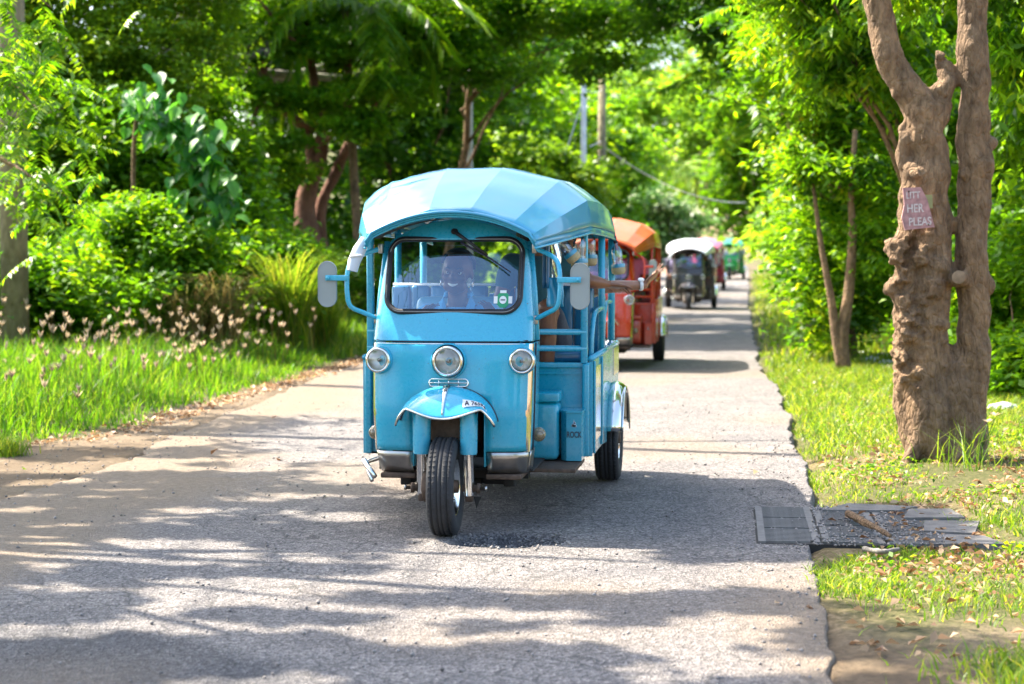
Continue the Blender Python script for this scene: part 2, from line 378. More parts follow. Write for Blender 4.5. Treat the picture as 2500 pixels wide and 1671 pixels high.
def roadmat():
    m, nt, b = mat('worn_asphalt')
    tc = N(nt, 'ShaderNodeTexCoord')
    ad = N(nt, 'ShaderNodeAttribute', attribute_name='dirt'); ap = N(nt, 'ShaderNodeAttribute', attribute_name='patch')
    ns = []
    for sc, de in ((150, 3), (24, 5), (1.6, 6)):
        q = N(nt, 'ShaderNodeTexNoise', Scale=float(sc), Detail=float(de), Roughness=.65); nt.links.new(tc.outputs['Object'], q.inputs['Vector']); ns.append(q)
    vo = N(nt, 'ShaderNodeTexVoronoi', Scale=105.0); nt.links.new(tc.outputs['Object'], vo.inputs['Vector'])
    base = ramp(nt, vo.outputs['Color'], [(.0, (.04,.037,.037)), (.25,(.095,.088,.086)), (.5, (.158,.149,.145)), (.78, (.24,.228,.22)), (1, (.42,.39,.36))])
    bigc = ramp(nt, ns[2].outputs[0], [(.3, (.68,.68,.70)), (.7, (1.22,1.18,1.12))])
    mid = ramp(nt, ns[1].outputs[0], [(.3, (.66,.66,.68)), (.7, (1.28,1.24,1.2))])
    m1 = N(nt, 'ShaderNodeMixRGB', blend_type='MULTIPLY'); m1.inputs[0].default_value = 1; nt.links.new(base.outputs[0], m1.inputs[1]); nt.links.new(bigc.outputs[0], m1.inputs[2])
    m2 = N(nt, 'ShaderNodeMixRGB', blend_type='MULTIPLY'); m2.inputs[0].default_value = 1; nt.links.new(m1.outputs[0], m2.inputs[1]); nt.links.new(mid.outputs[0], m2.inputs[2])
    # hairline cracks
    wv = N(nt, 'ShaderNodeTexNoise', Scale=3.0, Detail=4.0); nt.links.new(tc.outputs['Object'], wv.inputs['Vector'])
    mixv = N(nt, 'ShaderNodeMixRGB'); mixv.inputs[0].default_value = .18; nt.links.new(tc.outputs['Object'], mixv.inputs[1]); nt.links.new(wv.outputs['Color'], mixv.inputs[2])
    cr = N(nt, 'ShaderNodeTexVoronoi', Scale=4.2, feature='DISTANCE_TO_EDGE'); nt.links.new(mixv.outputs[0], cr.inputs['Vector'])
    crr = ramp(nt, cr.outputs['Distance'], [(0, (1,1,1)), (.03, (0,0,0))])
    gate = ramp(nt, ns[2].outputs[0], [(.38, (0,0,0)), (.55, (.85,.85,.85))])
    cm = N(nt, 'ShaderNodeMath', operation='MULTIPLY'); nt.links.new(crr.outputs[0], cm.inputs[0]); nt.links.new(gate.outputs[0], cm.inputs[1])
    m3 = N(nt, 'ShaderNodeMixRGB'); nt.links.new(cm.outputs[0], m3.inputs[0]); nt.links.new(m2.outputs[0], m3.inputs[1]); m3.inputs[2].default_value = (.05,.048,.045,1)
    dk = N(nt, 'ShaderNodeMixRGB', blend_type='MULTIPLY'); nt.links.new(ap.outputs['Fac'], dk.inputs[0]); nt.links.new(m3.outputs[0], dk.inputs[1]); dk.inputs[2].default_value = (.5,.52,.56,1)
    sc2 = ramp(nt, ns[1].outputs[0], [(.3, (.135,.10,.066)), (.7, (.235,.18,.125))])
    gm = N(nt, 'ShaderNodeMath', operation='MULTIPLY'); nt.links.new(ad.outputs['Fac'], gm.inputs[0])
    gr = ramp(nt, ns[0].outputs[0], [(.25, (.6,.6,.6)), (.55, (1,1,1))]); nt.links.new(gr.outputs[0], gm.inputs[1])
    m4 = N(nt, 'ShaderNodeMixRGB'); nt.links.new(gm.outputs[0], m4.inputs[0]); nt.links.new(dk.outputs[0], m4.inputs[1]); nt.links.new(sc2.outputs[0], m4.inputs[2])
    nt.links.new(m4.outputs[0], b.inputs['Base Color']); b.inputs['Roughness'].default_value = .85; b.inputs['Specular IOR Level'].default_value = .35
    hs = N(nt, 'ShaderNodeMath', operation='ADD'); nt.links.new(vo.outputs['Distance'], hs.inputs[0]); nt.links.new(ns[1].outputs[0], hs.inputs[1])
    bp = N(nt, 'ShaderNodeBump', Strength=.75, Distance=.012); nt.links.new(hs.outputs[0], bp.inputs['Height']); nt.links.new(bp.outputs[0], b.inputs['Normal'])
    return m
nu = len(ru); nv = len(ry)
ii = (np.arange(nv-1)[:, None]*nu + np.arange(nu-1)[None]).ravel()
me = npmesh('road', np.stack([RX, RY, RZ], -1).reshape(-1, 3), np.stack([ii, ii+1, ii+nu+1, ii+nu], 1), roadmat(), {'dirt': dirt.ravel(), 'patch': patch.ravel()}, True)
link('road', me, kind='structure')
# ------------------------------------------------------------------ foliage
LM = {
 'bright': leafmat('leaf_bright', [(.014,.06,.004),(.035,.12,.005),(.085,.21,.006),(.15,.31,.010),(.27,.33,.02)], .55),
 'mid':    leafmat('leaf_mid',    [(.025,.095,.005),(.06,.17,.007),(.10,.24,.009),(.18,.30,.014)], .55),
 'dark':   leafmat('leaf_shade',   [(.02,.08,.007),(.045,.135,.009),(.085,.20,.012)], .52),  # deeper greens: the shade of unlit foliage is put into the leaf colour
 'blue':   leafmat('leaf_bluegreen', [(.018,.10,.015),(.04,.17,.02),(.09,.26,.03)], .45, (2.2,2.0,.8), .42, .35),
 'pale':   leafmat('leaf_haze',   [(.07,.19,.02),(.14,.29,.035),(.24,.38,.06)], .55),  # lightened greens: distance haze is put into the leaf colour
 'yellow': leafmat('leaf_yellow', [(.06,.15,.008),(.11,.22,.014),(.19,.30,.025)], .5),
 'flower': leafmat('flower_pale', [(.06,.16,.03),(.11,.24,.05),(.18,.32,.08),(.70,.66,.56)], .4, (1.2,1.2,1.0)),
 'grass':  leafmat('grass_blade', [(.045,.11,.01),(.09,.18,.015),(.15,.24,.02),(.26,.27,.06)], .5, (2.4,2.1,.8)),
 'verge':  leafmat('grass_verge', [(.03,.10,.006),(.06,.165,.009),(.11,.235,.014),(.19,.26,.04)], .5, (2.2,2.0,.7)),
 'straw':  leafmat('dry_grass', [(.16,.13,.045),(.24,.19,.07),(.12,.16,.035)], .4, (1.5,1.3,1.0)),
 'seed':   leafmat('seed_head', [(.36,.27,.19),(.50,.40,.30),(.66,.57,.46)], .4, (1.2,1.1,.9)),
 'dead':   leafmat('dead_leaf', [(.16,.08,.035),(.33,.20,.10),(.48,.34,.20),(.24,.13,.06)], .2, (1.3,1.1,1.0)),
}
BK = {
 'brown': barkmat('bark_brown', (.085,.048,.022), (.34,.215,.118), 17, 1.0),
 'red': barkmat('bark_red', (.10,.04,.025), (.26,.12,.075), 10, .6),
 'grey': barkmat('bark_grey', (.10,.09,.08), (.26,.24,.21), 12, .5),
}
def leafmesh(name, P, L, Wd, m, droop=.25, flat=.7, rg=rng, D=None, fold=.18, rnd=None):
    n = len(P); P = np.asarray(P)
    if D is None:
        a = rg.uniform(0, 2*np.pi, n)
        D = np.stack([np.cos(a), np.sin(a), rg.normal(-droop, .35, n)], 1)
    D = D/np.linalg.norm(D, axis=1, keepdims=True)
    Nn = rg.normal(0, flat, (n, 3)); Nn[:, 2] += 1
    Sd = np.cross(D, Nn); Sd /= np.linalg.norm(Sd, axis=1, keepdims=True)+1e-9
    Nn = np.cross(Sd, D)
    s = rg.uniform(.65, 1.25, n)[:, None]; Ls = L*s; Ws = Wd*s
    V = np.empty((n, 4, 3))
    V[:, 0] = P; V[:, 1] = P + D*Ls*.45 + Sd*Ws*.5 + Nn*Ws*fold
    V[:, 2] = P + D*Ls - Nn*Ls*.12; V[:, 3] = P + D*Ls*.45 - Sd*Ws*.5 + Nn*Ws*fold
    F = np.arange(n*4).reshape(n, 4)
    r = rg.uniform(0, 1, n) if rnd is None else rnd
    return npmesh(name, V.reshape(-1, 3), F, m, pattrs={'rnd': r})
def blobpts(blobs, nclump, per, rc=.45, flat=.55, rg=rng, shell=.5):
    """blobs: (cx,cy,cz,rx,ry,rz). returns leaf points and per-clump tone"""
    vol = np.array([b[3]*b[4]*b[5] for b in blobs])**.67; w = vol/vol.sum()
    idx = rg.choice(len(blobs), nclump, p=w); B = np.array(blobs)[idx]
    d = rg.normal(0, 1, (nclump, 3)); d /= np.linalg.norm(d, axis=1, keepdims=True)
    r = rg.uniform(0, 1, nclump)**(shell)
    C = B[:, :3] + d*r[:, None]*B[:, 3:]
    rcs = rc*rg.uniform(.5, 1.35, nclump)
    q = rg.normal(0, .5, (nclump, per, 3)); q[..., 2] *= flat
    # dome: leaves hang on the surface of the clump
    P = C[:, None] + q*rcs[:, None, None]
    tone = np.clip(rg.uniform(.0, 1., nclump)[:, None]*.6 + rg.uniform(0, .4, (nclump, per)), 0, 1)
    return P.reshape(-1, 3), tone.ravel(), C
def wobble(p0, p1, n, amp, rg=rng):
    p0 = np.array(p0, float); p1 = np.array(p1, float); t = np.linspace(0, 1, n)[:, None]
    L = np.linalg.norm(p1-p0); o = np.cumsum(rg.normal(0, 1, (n, 3)), 0); o = (o - o[0] - t*(o[-1]-o[0]))*amp*L/max(n, 1)
    return p0 + (p1-p0)*t + o
def tree(name, label, cat, base, blobs, m='mid', bark='brown', r0=.18, nclump=220, per=90, leaf=(.13,.06), rc=.45,
         group=None, trunk_to=None, limbs=9, droop=.25, seed=1, shell=.5, flat=.55, filt=None, trunks=1, lflat=.7):
    rg = np.random.default_rng(seed)
    base = np.array(base, float)
    root = empty(name, base, label=label, cat=cat, group=group)
    bl = [tuple(np.array(b[:3])-base)+tuple(b[3:]) for b in blobs]
    P, tone, C = blobpts(bl, nclump, per, rc, flat, rg, shell)
    if filt is not None:
        k = filt(P+base); P = P[k]; tone = tone[k]
    me = leafmesh('crown', P, leaf[0], leaf[1], LM[m], droop, lflat, rg, rnd=tone)
    link('crown', me, root, kind='stuff')
    if r0 > 0:
        tb = MB(); top = np.array(trunk_to, float)-base if trunk_to is not None else np.array([bl[0][0], bl[0][1], bl[0][2]])
        for k in range(trunks):
            off = np.array([rg.normal(0, r0*.9), rg.normal(0, r0*.9), 0])*(k > 0)
            tp = top + rg.normal(0, .5, 3)*(k > 0)
            path = wobble(off+np.array([0, 0, -.2]), tp, 9, .12, rg)
            tb.tube(path, list(np.linspace(r0*1.15, r0*.5, 9)), 10)
            cs = C[rg.permutation(len(C))[:limbs]]
            for c in cs:
                j = rg.integers(4, 8); lp = wobble(path[j], c, 7, .25, rg)
                tb.tube(lp, list(np.linspace(r0*.38, r0*.06, 7)), 6)
        tb.build('trunk', BK[bark], root, recalc=False)
    return root
SX, SY = SUN.x/SUN.z, SUN.y/SUN.z
def gproj(P):  # where a leaf's shadow lands on the ground
    return P[:, 0]-SX*P[:, 2], P[:, 1]-SY*P[:, 2]

# --- the tall trees left of the camera whose crowns spread over the road and dapple it
def near_mask(P):
    x, y = gproj(P)
    n = vnoise(x*.55, y*1.35, 2.0, 41, 4)
    xr = x-(-.33+(y-8.7)*.137)              # sideways from the vehicle's line
    lim = np.where(xr < .3, 11.15+.35*vnoise(x, y*0, 1.6, 42), 7.15+.1*xr)
    n2 = vnoise(x*.8, y*2.6, 2.6, 48, 3)
    keep = (y < lim) & (n < .15) & (n2 < .16)
    patch = ((x+1.75)/.75)**2+((y-8.2)/.42)**2 < 1+.4*vnoise(x, y, 3, 43)
    band = (x > -.6) & (y > 7.2+.05*x) & (y < 8.25)
    soft = (y > 11.6) & (y < 15.5) & (x < -.6) & (vnoise(x, y, 1.3, 44) > -.02)
    lowright = (x > 1.6+.6*(6.6-y)) & (y > 3)
    drain = (x > .75) & (x < 2.3+.1*n) & (y > 8.0+.12*n2) & (y < 10.0+.2*n-.1*(x-1)) & (n2 < .42)
    return (keep & ~patch & ~band & ~lowright) | soft | drain
tree('tall_roadside_tree', 'tall spreading tree left of the camera whose leaves dapple the near road', 'tree', (-8.6, 10.5, 0),
     [(-6.2,8.8,6.6,2.6,3.2,.9),(-4.8,11.2,6.9,2.4,2.6,.8),(-7.2,13.2,6.6,2.2,2.2,.9),(-4.2,8.6,6.3,2.0,2.4,.8),(-5.4,6.4,6.6,2.6,2.2,.8),(-3.2,11.6,6.7,1.5,1.9,.7)],
     'mid', 'grey', .26, 1750, 60, (.15,.085), .42, seed=3, limbs=16, trunk_to=(-6.8,10.5,6.0), filt=near_mask, shell=.6)

lt = empty('roadside_bough', (-7.0,16.1,7.0), label='long bare bough high over the road whose thin shadow crosses the asphalt', cat='bough')
_b = MB(); _b.tube(wobble((-1.5,.5,-.4),(4.6,-1.35,.1),14,.035,np.random.default_rng(9)), list(np.linspace(.12,.06,14)), 8); _b.tube(wobble((2,-.5,0),(4.2,-.2,.5),8,.06,np.random.default_rng(8)), list(np.linspace(.05,.02,8)), 6); _b.build('branch', BK['grey'], lt, recalc=False)
# --- right side
rt0 = lambda *a, **k: tree(*a, **k)
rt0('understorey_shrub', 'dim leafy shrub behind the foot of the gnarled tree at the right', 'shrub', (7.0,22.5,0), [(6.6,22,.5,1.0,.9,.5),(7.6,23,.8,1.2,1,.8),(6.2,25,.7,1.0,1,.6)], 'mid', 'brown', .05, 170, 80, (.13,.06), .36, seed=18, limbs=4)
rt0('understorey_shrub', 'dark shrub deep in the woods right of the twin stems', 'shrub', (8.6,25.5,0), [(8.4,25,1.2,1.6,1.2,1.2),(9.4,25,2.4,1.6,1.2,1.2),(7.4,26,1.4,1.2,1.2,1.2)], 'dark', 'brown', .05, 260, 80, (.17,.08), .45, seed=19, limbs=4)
rt0('understorey_shrub', 'shaded ground shrub at the right edge behind the pale stones', 'shrub', (4.9,17.2,0), [(4.95,17,.35,.7,.6,.4),(5.1,18.4,.9,.7,.7,.8),(5.4,17.6,1.6,.6,.6,.8)], 'mid', 'brown', .05, 150, 80, (.12,.055), .3, seed=20, limbs=4)
def rt(*a, **k): return tree(*a, **k)
rt('leafy_tree', 'bright leafy tree right of the road with a thin dark trunk', 'tree', (4.45,23.2,.03),
   [(4.25,22.9,.8,.65,1.0,.6),(4.2,22.6,1.5,.8,1.2,.85),(4.1,22.4,3.0,1.15,1.4,1.1),(3.7,22.2,4.3,1.2,1.4,1.0),(4.7,22.5,4.6,1.2,1.3,1.0),(4.3,22.2,5.6,1.5,1.5,.9),(5.2,24,3.4,.9,1.2,1.2)],
   'bright', 'brown', .12, 500, 95, (.13,.055), .34, seed=11, trunk_to=(4.2,22.8,3.4), limbs=12)
rt('leafy_tree', 'glossy bushy tree at the right kerb above the far green and pink tuk-tuks', 'tree', (5.2,31,.0),
   [(5.5,30,2.6,1.0,1.5,1.6),(5.1,30.2,4.8,1.4,1.6,1.4),(5.6,31,6.4,1.6,1.6,1.3),(4.6,29.6,6.3,1.0,1.2,.8)],
   'bright', 'brown', .14, 300, 85, (.15,.06), .42, seed=12, limbs=10)
rt('leafy_shrub', 'low leafy shrub spilling onto the right road edge before the green tuk-tuk', 'shrub', (6.1,41,.0),
   [(7.6,41,1.0,.9,2.2,.9),(7.2,38,1.4,.8,1.6,1.2)], 'pale', 'brown', .06, 110, 80, (.14,.06), .4, seed=13, limbs=4)
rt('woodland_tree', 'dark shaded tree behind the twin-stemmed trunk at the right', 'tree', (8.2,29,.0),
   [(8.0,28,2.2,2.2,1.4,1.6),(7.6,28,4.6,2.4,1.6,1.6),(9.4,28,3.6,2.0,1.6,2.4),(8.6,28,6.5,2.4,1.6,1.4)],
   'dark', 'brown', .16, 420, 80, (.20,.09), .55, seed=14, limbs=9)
rt('woodland_tree', 'dim woodland tree filling the right edge behind the trunk', 'tree', (7.2,21.5,.0),
   [(7.3,21,4.4,1.5,1.4,1.3),(6.6,22,3.3,1.0,1.2,1.2),(7.6,21,2.1,1.1,1.1,1.3)],
   'mid', 'brown', .1, 300, 80, (.16,.065), .42, seed=15, limbs=8)
rt('woodland_tree', 'sunlit tree with hanging long leaves at the right edge of the photo', 'tree', (6.2,15.6,.0),
   [(4.35,15.0,3.1,.55,.7,.55),(4.55,15.0,2.45,.5,.6,.35),(4.9,15.3,3.9,.9,.9,.7),(3.7,15.4,4.0,.8,.8,.5)],
   'bright', 'brown', .1, 150, 70, (.16,.045), .26, seed=16, limbs=8, droop=1.0, trunk_to=(5.6,15.4,3.6))
rt('leafy_tree', 'bright green tree whose fronds hang beside the leaning left stem', 'tree', (4.6,18.6,.0),
   [(3.4,17.6,3.75,.85,.9,.6),(2.9,17.6,4.2,.7,.8,.45),(3.9,17.6,3.1,.5,.7,.45),(3.1,17.8,3.2,.4,.6,.3)],
   'bright', 'brown', .08, 170, 75, (.13,.04), .28, seed=17, limbs=8, droop=.8, trunk_to=(4.0,18.0,3.5))
for k, (x, y, h) in enumerate(((9.8,47,7),(12.5,62,9),(15.5,80,10),(19.5,100,12),(13,40,9),(18,60,12),(24,85,14))):
    rt('background_tree', ['green tree right of the far road beyond the shrub','tree lining the right side where the pink tuk-tuk drives','tall pale tree right of the green tuk-tuk','distant tree closing the right side of the road','deep woodland tree behind the right bank','tall woodland tree deeper behind the right bank','tall far tree high behind the right bank'][k], 'tree', (x,y,0),
       [(x-1.2,y,h*.3,2.2,2,h*.28),(x-.6,y,h*.62,2.6,2.4,h*.28),(x+1.8,y,h*.5,2.4,2.4,h*.35)], ['pale','bright','pale','pale','mid','mid','mid'][k], 'brown', .2, 190, 60,
       (.22+.0023*y,.11+.0012*y), .6+.004*y, group='background trees right of the road', seed=30+k, limbs=5)

yt = empty('young_tree', (4.0,21.0,0), label='slim pale-barked young tree with a dark second stem left of the gnarled tree', cat='tree')
def _y(px, py): return ((px-1173)/4040*21.0-4.0, 0, 1.38+(590-py)/4040*21.0)
_b = MB(); _b.tube(bezier([_y(1938,855),_y(1930,780),_y(1942,690),_y(1950,600),_y(1952,520),_y(1948,455),_y(1956,300)], 16), list(np.linspace(.085,.03,16)), 9); _b.tube(bezier([_y(1932,850),_y(1915,760),_y(1905,690),_y(1880,560),_y(1860,420)], 12), list(np.linspace(.075,.02,12)), 8); _b.build('trunk', BK['brown'], yt, recalc=False)
_P, _t, _C = blobpts([_y(1975,420)+(.35,.4,.35), _y(1850,380)+(.4,.4,.3), _y(1990,560)+(.25,.3,.3)], 34, 80, .26, .5, np.random.default_rng(61))
link('crown', leafmesh('crown', _P, .12, .045, LM['bright'], .5, .6, np.random.default_rng(62), rnd=_t), yt, kind='stuff')
# --- left side: vine-covered bank, dark branching tree, backdrop
rt('leafy_shrub', 'vine-covered bank of small leaves behind the left utility pole', 'shrub', (-6.2,25.5,.3),
   [(-6.9,25.3,1.2,1.2,1.0,1.1),(-5.3,25.3,1.5,1.3,1.0,1.1),(-6.8,25.8,2.8,1.4,1.0,1.2),(-5.6,25.6,2.8,1.2,1.0,1.0),(-4.6,25.2,1.2,.9,1.0,1.0),(-4.6,25.6,2.2,.7,.8,.8),(-3.9,26,1.7,.7,.8,.9),(-3.3,26.4,1.1,.65,.8,.7)],
   'mid', 'brown', .05, 620, 95, (.13,.065), .34, seed=51, limbs=8)
rt('leafy_shrub', 'yellow-green bush of tiny leaves at the upper left of the road', 'shrub', (-6.6,27.5,.4),
   [(-7.0,27,4.2,1.3,1.0,1.2),(-5.9,27,4.2,1.1,1.0,1.1),(-5.4,26.6,3.3,.8,.8,.7),(-6.2,27,5.6,1.4,1.0,.9),(-7.6,27,5.6,1.2,1.0,1.0),(-5.0,27,4.6,.9,.9,.9),(-4.7,27,5.8,1.0,.9,.8)],
   'yellow', 'brown', .08, 460, 120, (.095,.05), .34, seed=52, limbs=8)
rt('leafy_shrub', 'low tangle of bright shrubs at the foot of the left bank', 'shrub', (-4.2,24.3,.15),
   [(-5.6,21.9,.85,1.1,.6,.75),(-4.3,22.9,.95,.8,.7,.8),(-3.5,24.6,1.0,.6,.9,.8),(-6.6,21.6,1.1,.9,.7,.9),(-5.0,23,1.6,.9,.7,.6)],
   'mid', 'brown', .04, 380, 90, (.12,.055), .30, seed=53, limbs=5)
rt('leafy_shrub', 'dark shrub below the red-brown branching tree', 'shrub', (-3.4,33,.2),
   [(-3.6,32,.9,1.3,1.0,.8),(-2.2,33,.8,1.0,1.0,.7),(-5.0,33,1.5,1.2,1,1.3)], 'dark', 'brown', .05, 200, 80, (.14,.07), .4, seed=54, limbs=4)
rt('leafy_shrub', 'dense green shrub rising between the large-leaved shrub and the branching tree', 'shrub', (-4.6,29,.2),
   [(-4.9,28.6,2.9,.9,.8,.8),(-4.5,28.8,2.0,.6,.8,.8),(-5.4,28.8,3.9,.8,.8,.7)], 'mid', 'brown', .05, 210, 80, (.15,.075), .34, seed=55, limbs=5)
# the dark branching tree
root = empty('branching_tree', (-3.95,36,.2), label='dark tree with red-brown forked trunk and layered branches left of the blue tuk-tuk', cat='tree')
tb = MB(); rg = np.random.default_rng(60)
def rel(px, py, Y): # a point seen in the photo at this distance, in the tree's own frame
    return ((px-1173)/4040*Y+3.95, Y-36, 1.38+(590-py)/4040*Y-.2)
trunkpaths = [([(745,705,36),(715,600,36),(700,480,36),(725,380,36)], .30,.17), ([(745,705,36.3),(740,600,36.3),(735,480,36.3),(770,400,36.3),(800,330,36)], .17,.08),
  ([(725,400,36),(700,300,36),(640,240,36),(600,140,35),(560,60,35)], .14,.05), ([(725,400,36),(740,320,36),(720,180,36),(700,60,36),(690,-40,36)], .14,.07),
  ([(640,240,36),(590,180,35),(640,70,34.5),(560,-30,34)], .06,.03), ([(770,380,36),(830,300,35.5),(880,200,35),(900,120,35)], .07,.03),
  ([(720,300,36),(600,230,35),(480,170,34)], .05,.02), ([(760,140,36),(700,110,35),(620,60,34)], .05,.02), ([(740,330,36),(800,290,35),(870,270,34.5)], .05,.02),
  ([(700,560,36),(660,540,35.6),(600,570,35)], .045,.02), ([(600,230,35),(560,330,34),(500,400,33.5)], .03,.012)]
for pts, a, b in trunkpaths:
    path = bezier([rel(*p) for p in pts], 14)
    tb.tube(path, list(np.linspace(a, b, 14)*rg.uniform(.9, 1.15, 14)), 9)
tb.build('trunk', BK['red'], root, recalc=False)
bl = []
for px, py, Y, rx, rz in ((520,80,34,1.0,.4),(620,40,35,1.2,.35),(560,200,34,.8,.28),(780,110,35,1.2,.4),(880,200,35,.8,.35),(700,230,34.5,.9,.25),(600,330,34,.9,.25),(820,290,34.5,.8,.3),(700,30,36,1.4,.5),(480,150,34.5,.9,.5),(860,60,36,1.3,.5),(660,390,35,.6,.2)):
    bl.append(rel(px,py,Y)+(rx,.9,rz))
P, tone, C = blobpts(bl, 420, 70, .36, .35, rg, .5)
link('crown', leafmesh('crown', P, .15, .075, LM['mid'], .35, .5, rg, rnd=tone), root, kind='stuff')

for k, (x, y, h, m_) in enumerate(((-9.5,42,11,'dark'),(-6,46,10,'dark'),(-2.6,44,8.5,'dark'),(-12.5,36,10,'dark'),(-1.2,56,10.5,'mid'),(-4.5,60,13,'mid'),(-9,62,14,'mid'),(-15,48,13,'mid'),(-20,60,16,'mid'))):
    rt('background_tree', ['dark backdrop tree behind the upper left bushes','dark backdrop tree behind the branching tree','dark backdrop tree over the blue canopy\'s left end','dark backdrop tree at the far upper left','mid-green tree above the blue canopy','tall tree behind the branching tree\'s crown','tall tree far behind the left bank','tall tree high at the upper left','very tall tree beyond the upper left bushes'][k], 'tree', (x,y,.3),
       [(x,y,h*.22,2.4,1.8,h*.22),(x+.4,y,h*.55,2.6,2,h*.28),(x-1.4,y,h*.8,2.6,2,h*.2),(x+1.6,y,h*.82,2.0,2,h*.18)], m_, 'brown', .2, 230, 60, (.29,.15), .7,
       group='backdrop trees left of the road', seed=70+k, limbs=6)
for k, (x, y, h, m_) in enumerate(((-.6,57,6.3,'yellow'),(1.0,70,10,'bright'),(3.4,84,10,'mid'),(-2,84,14,'pale'),(6.0,112,11,'pale'),(3,120,17,'pale'),(4,150,19,'pale'),(22,160,20,'mid'),(-6,110,18,'pale'),(14,205,26,'pale'),(5,170,27,'pale'),(24,200,30,'pale'),(-4,160,27,'pale'),(9,230,40,'pale'),(16,222,40,'pale'),(22,228,38,'bright'))):
    rt('background_tree', ['yellow-green rounded tree just left of the pair of poles','bright tree behind the poles','mid-green tree left of the far road','pale tall tree seen over the blue canopy','pale green tree above the orange canopy','tall pale tree in the gap above the road','pale tree closing the view along the road','dark tree right of the far gap','distant pale tree left of the gap','distant tree high at the right of the gap','distant pale tree left in the gap over the road','distant tall tree right in the gap over the road','distant tree above the left bank gap','furthest tree at the end of the road, left of the tall pair','tall far tree at the end of the road, middle of the tall pair','tall far tree at the end of the road, right of the tall pair'][k], 'tree', (x,y,0),
       [(x,y,h*.3,2.6*max(1,h/13),2.2,h*.3),(x+.5,y,h*.65,3.0*max(1,h/13),2.4,h*.28),(x-1.5,y,h*.55,2.4*max(1,h/13),2.2,h*.3)], m_, 'brown', .2, 200, 52, (.26+.0021*y,.15+.0011*y), .6+.005*y,
       group='trees along the far road', seed=90+k, limbs=5)
rt('flowering_bush', 'wide pale-flowered bush behind the orange tuk-tuk', 'bush', (8.6,104,0),
   [(7.6,104,3.2,2.6,2,2.6),(9.6,104,2.4,2.2,2,2.2),(6.6,104,4.6,1.6,1.6,1.2),(8.6,103,4.4,1.6,1.6,1.1)], 'flower', 'brown', .1, 260, 70, (.30,.2), .8, seed=110, limbs=4)
rt('leafy_shrub', 'low bright shrub left of the road behind the orange tuk-tuk', 'shrub', (3.4,66,0),
   [(2.6,66,1.4,1.8,1.6,1.4),(.4,66,1.6,2.0,1.6,1.6)], 'bright', 'brown', .06, 120, 70, (.22,.12), .6, seed=111, limbs=3)
rt('background_tree', 'sunlit yellow-green tree top hiding the foot of the pale pole', 'tree', (.9,51,0),
   [(.8,51,1.6,1.5,1.3,1.4),(1.0,51,3.4,1.3,1.3,1.3),(2.0,51.2,3.2,.55,.9,1.0),(.2,51,4.3,1.0,1.2,.8)], 'yellow', 'brown', .1, 300, 80, (.2,.11), .42, seed=112, limbs=4)
# boughs over the road
rt('overhanging_tree', 'tree reaching leafy boughs over the road at the top centre', 'tree', (-1.5,39.5,.2),
   [(.9,37,6.5,1.5,1.6,.55),(-1.4,37,6.1,1.6,1.5,.9),(2.2,36,6.3,1.1,1.4,.6),(-.4,36,5.2,.9,1,.4),(-.2,38,7.6,3,2,.8),(1.7,36,5.3,.7,.9,.35),(-2.4,37,4.9,.8,1.0,.5)],
   'mid', 'brown', .10, 430, 85, (.15,.075), .38, seed=120, limbs=9, trunk_to=(-.8,38.5,6.0))
rt('overhanging_tree', 'dark crown hanging over the road at the top right of centre', 'tree', (8.6,35.5,0),
   [(5.4,34,6.3,1.6,1.6,.8),(3.2,34,6.2,1.4,1.5,.6),(4.4,34,5.5,1.0,1.2,.45),(7,35,6.6,2,1.6,1.2),(5.6,34,7.6,3,2,.8)],
   'dark', 'brown', .2, 420, 85, (.15,.07), .38, seed=121, limbs=14, trunk_to=(6.8,35,5.8))
def band_mask(P):
    x, y = gproj(P)
    return (((y > 26) & (y < 34.5)) | ((y > 20.6) & (y < 22.4)) | ((y > 38) & (y < 43)) | ((y > 50) & (y < 56))) & (vnoise(x, y, .9, 47) < .33)
rt('tall_roadside_tree', 'tall spreading tree left of the road whose high crown shades the road bands', 'tree', (-9,33,.5),
   [(-4.5,32,8.6,3,4.5,.8),(-1.5,33,8.8,2.6,4,.8),(-3.0,31.5,8.6,2.6,4,.6),(-6,40,9.4,4,5,.9),(0,42,10.4,4,5,.9),(0,52,12.4,5,5,.9)], 'mid', 'grey', .3, 1500, 50, (.26,.15), .6, seed=122, limbs=14,
   trunk_to=(-5,33,8), filt=band_mask)
# behind the camera: what paint, chrome and glass mirror
for k, (x, y, h) in enumerate(((-15,-14,9),(-12,-24,10),(9.5,-9,8),(14,-20,11),(5,-34,10),(-2,-44,11))):
    rt('background_tree', ['roadside tree behind the camera, nearest on the left','second roadside tree behind the camera on the left','roadside tree behind the camera, nearest on the right','taller roadside tree behind the camera on the right','far tree behind the camera right of the road','furthest tree behind the camera in line with the road'][k], 'tree', (x,y,0), [(x,y,h*.35,2.6,2.6,h*.3),(x,y,h*.7,3,3,h*.3)], 'mid', 'brown', .2, 130, 60, (.34,.18), .9,
       group='trees behind the camera', seed=140+k, limbs=5)
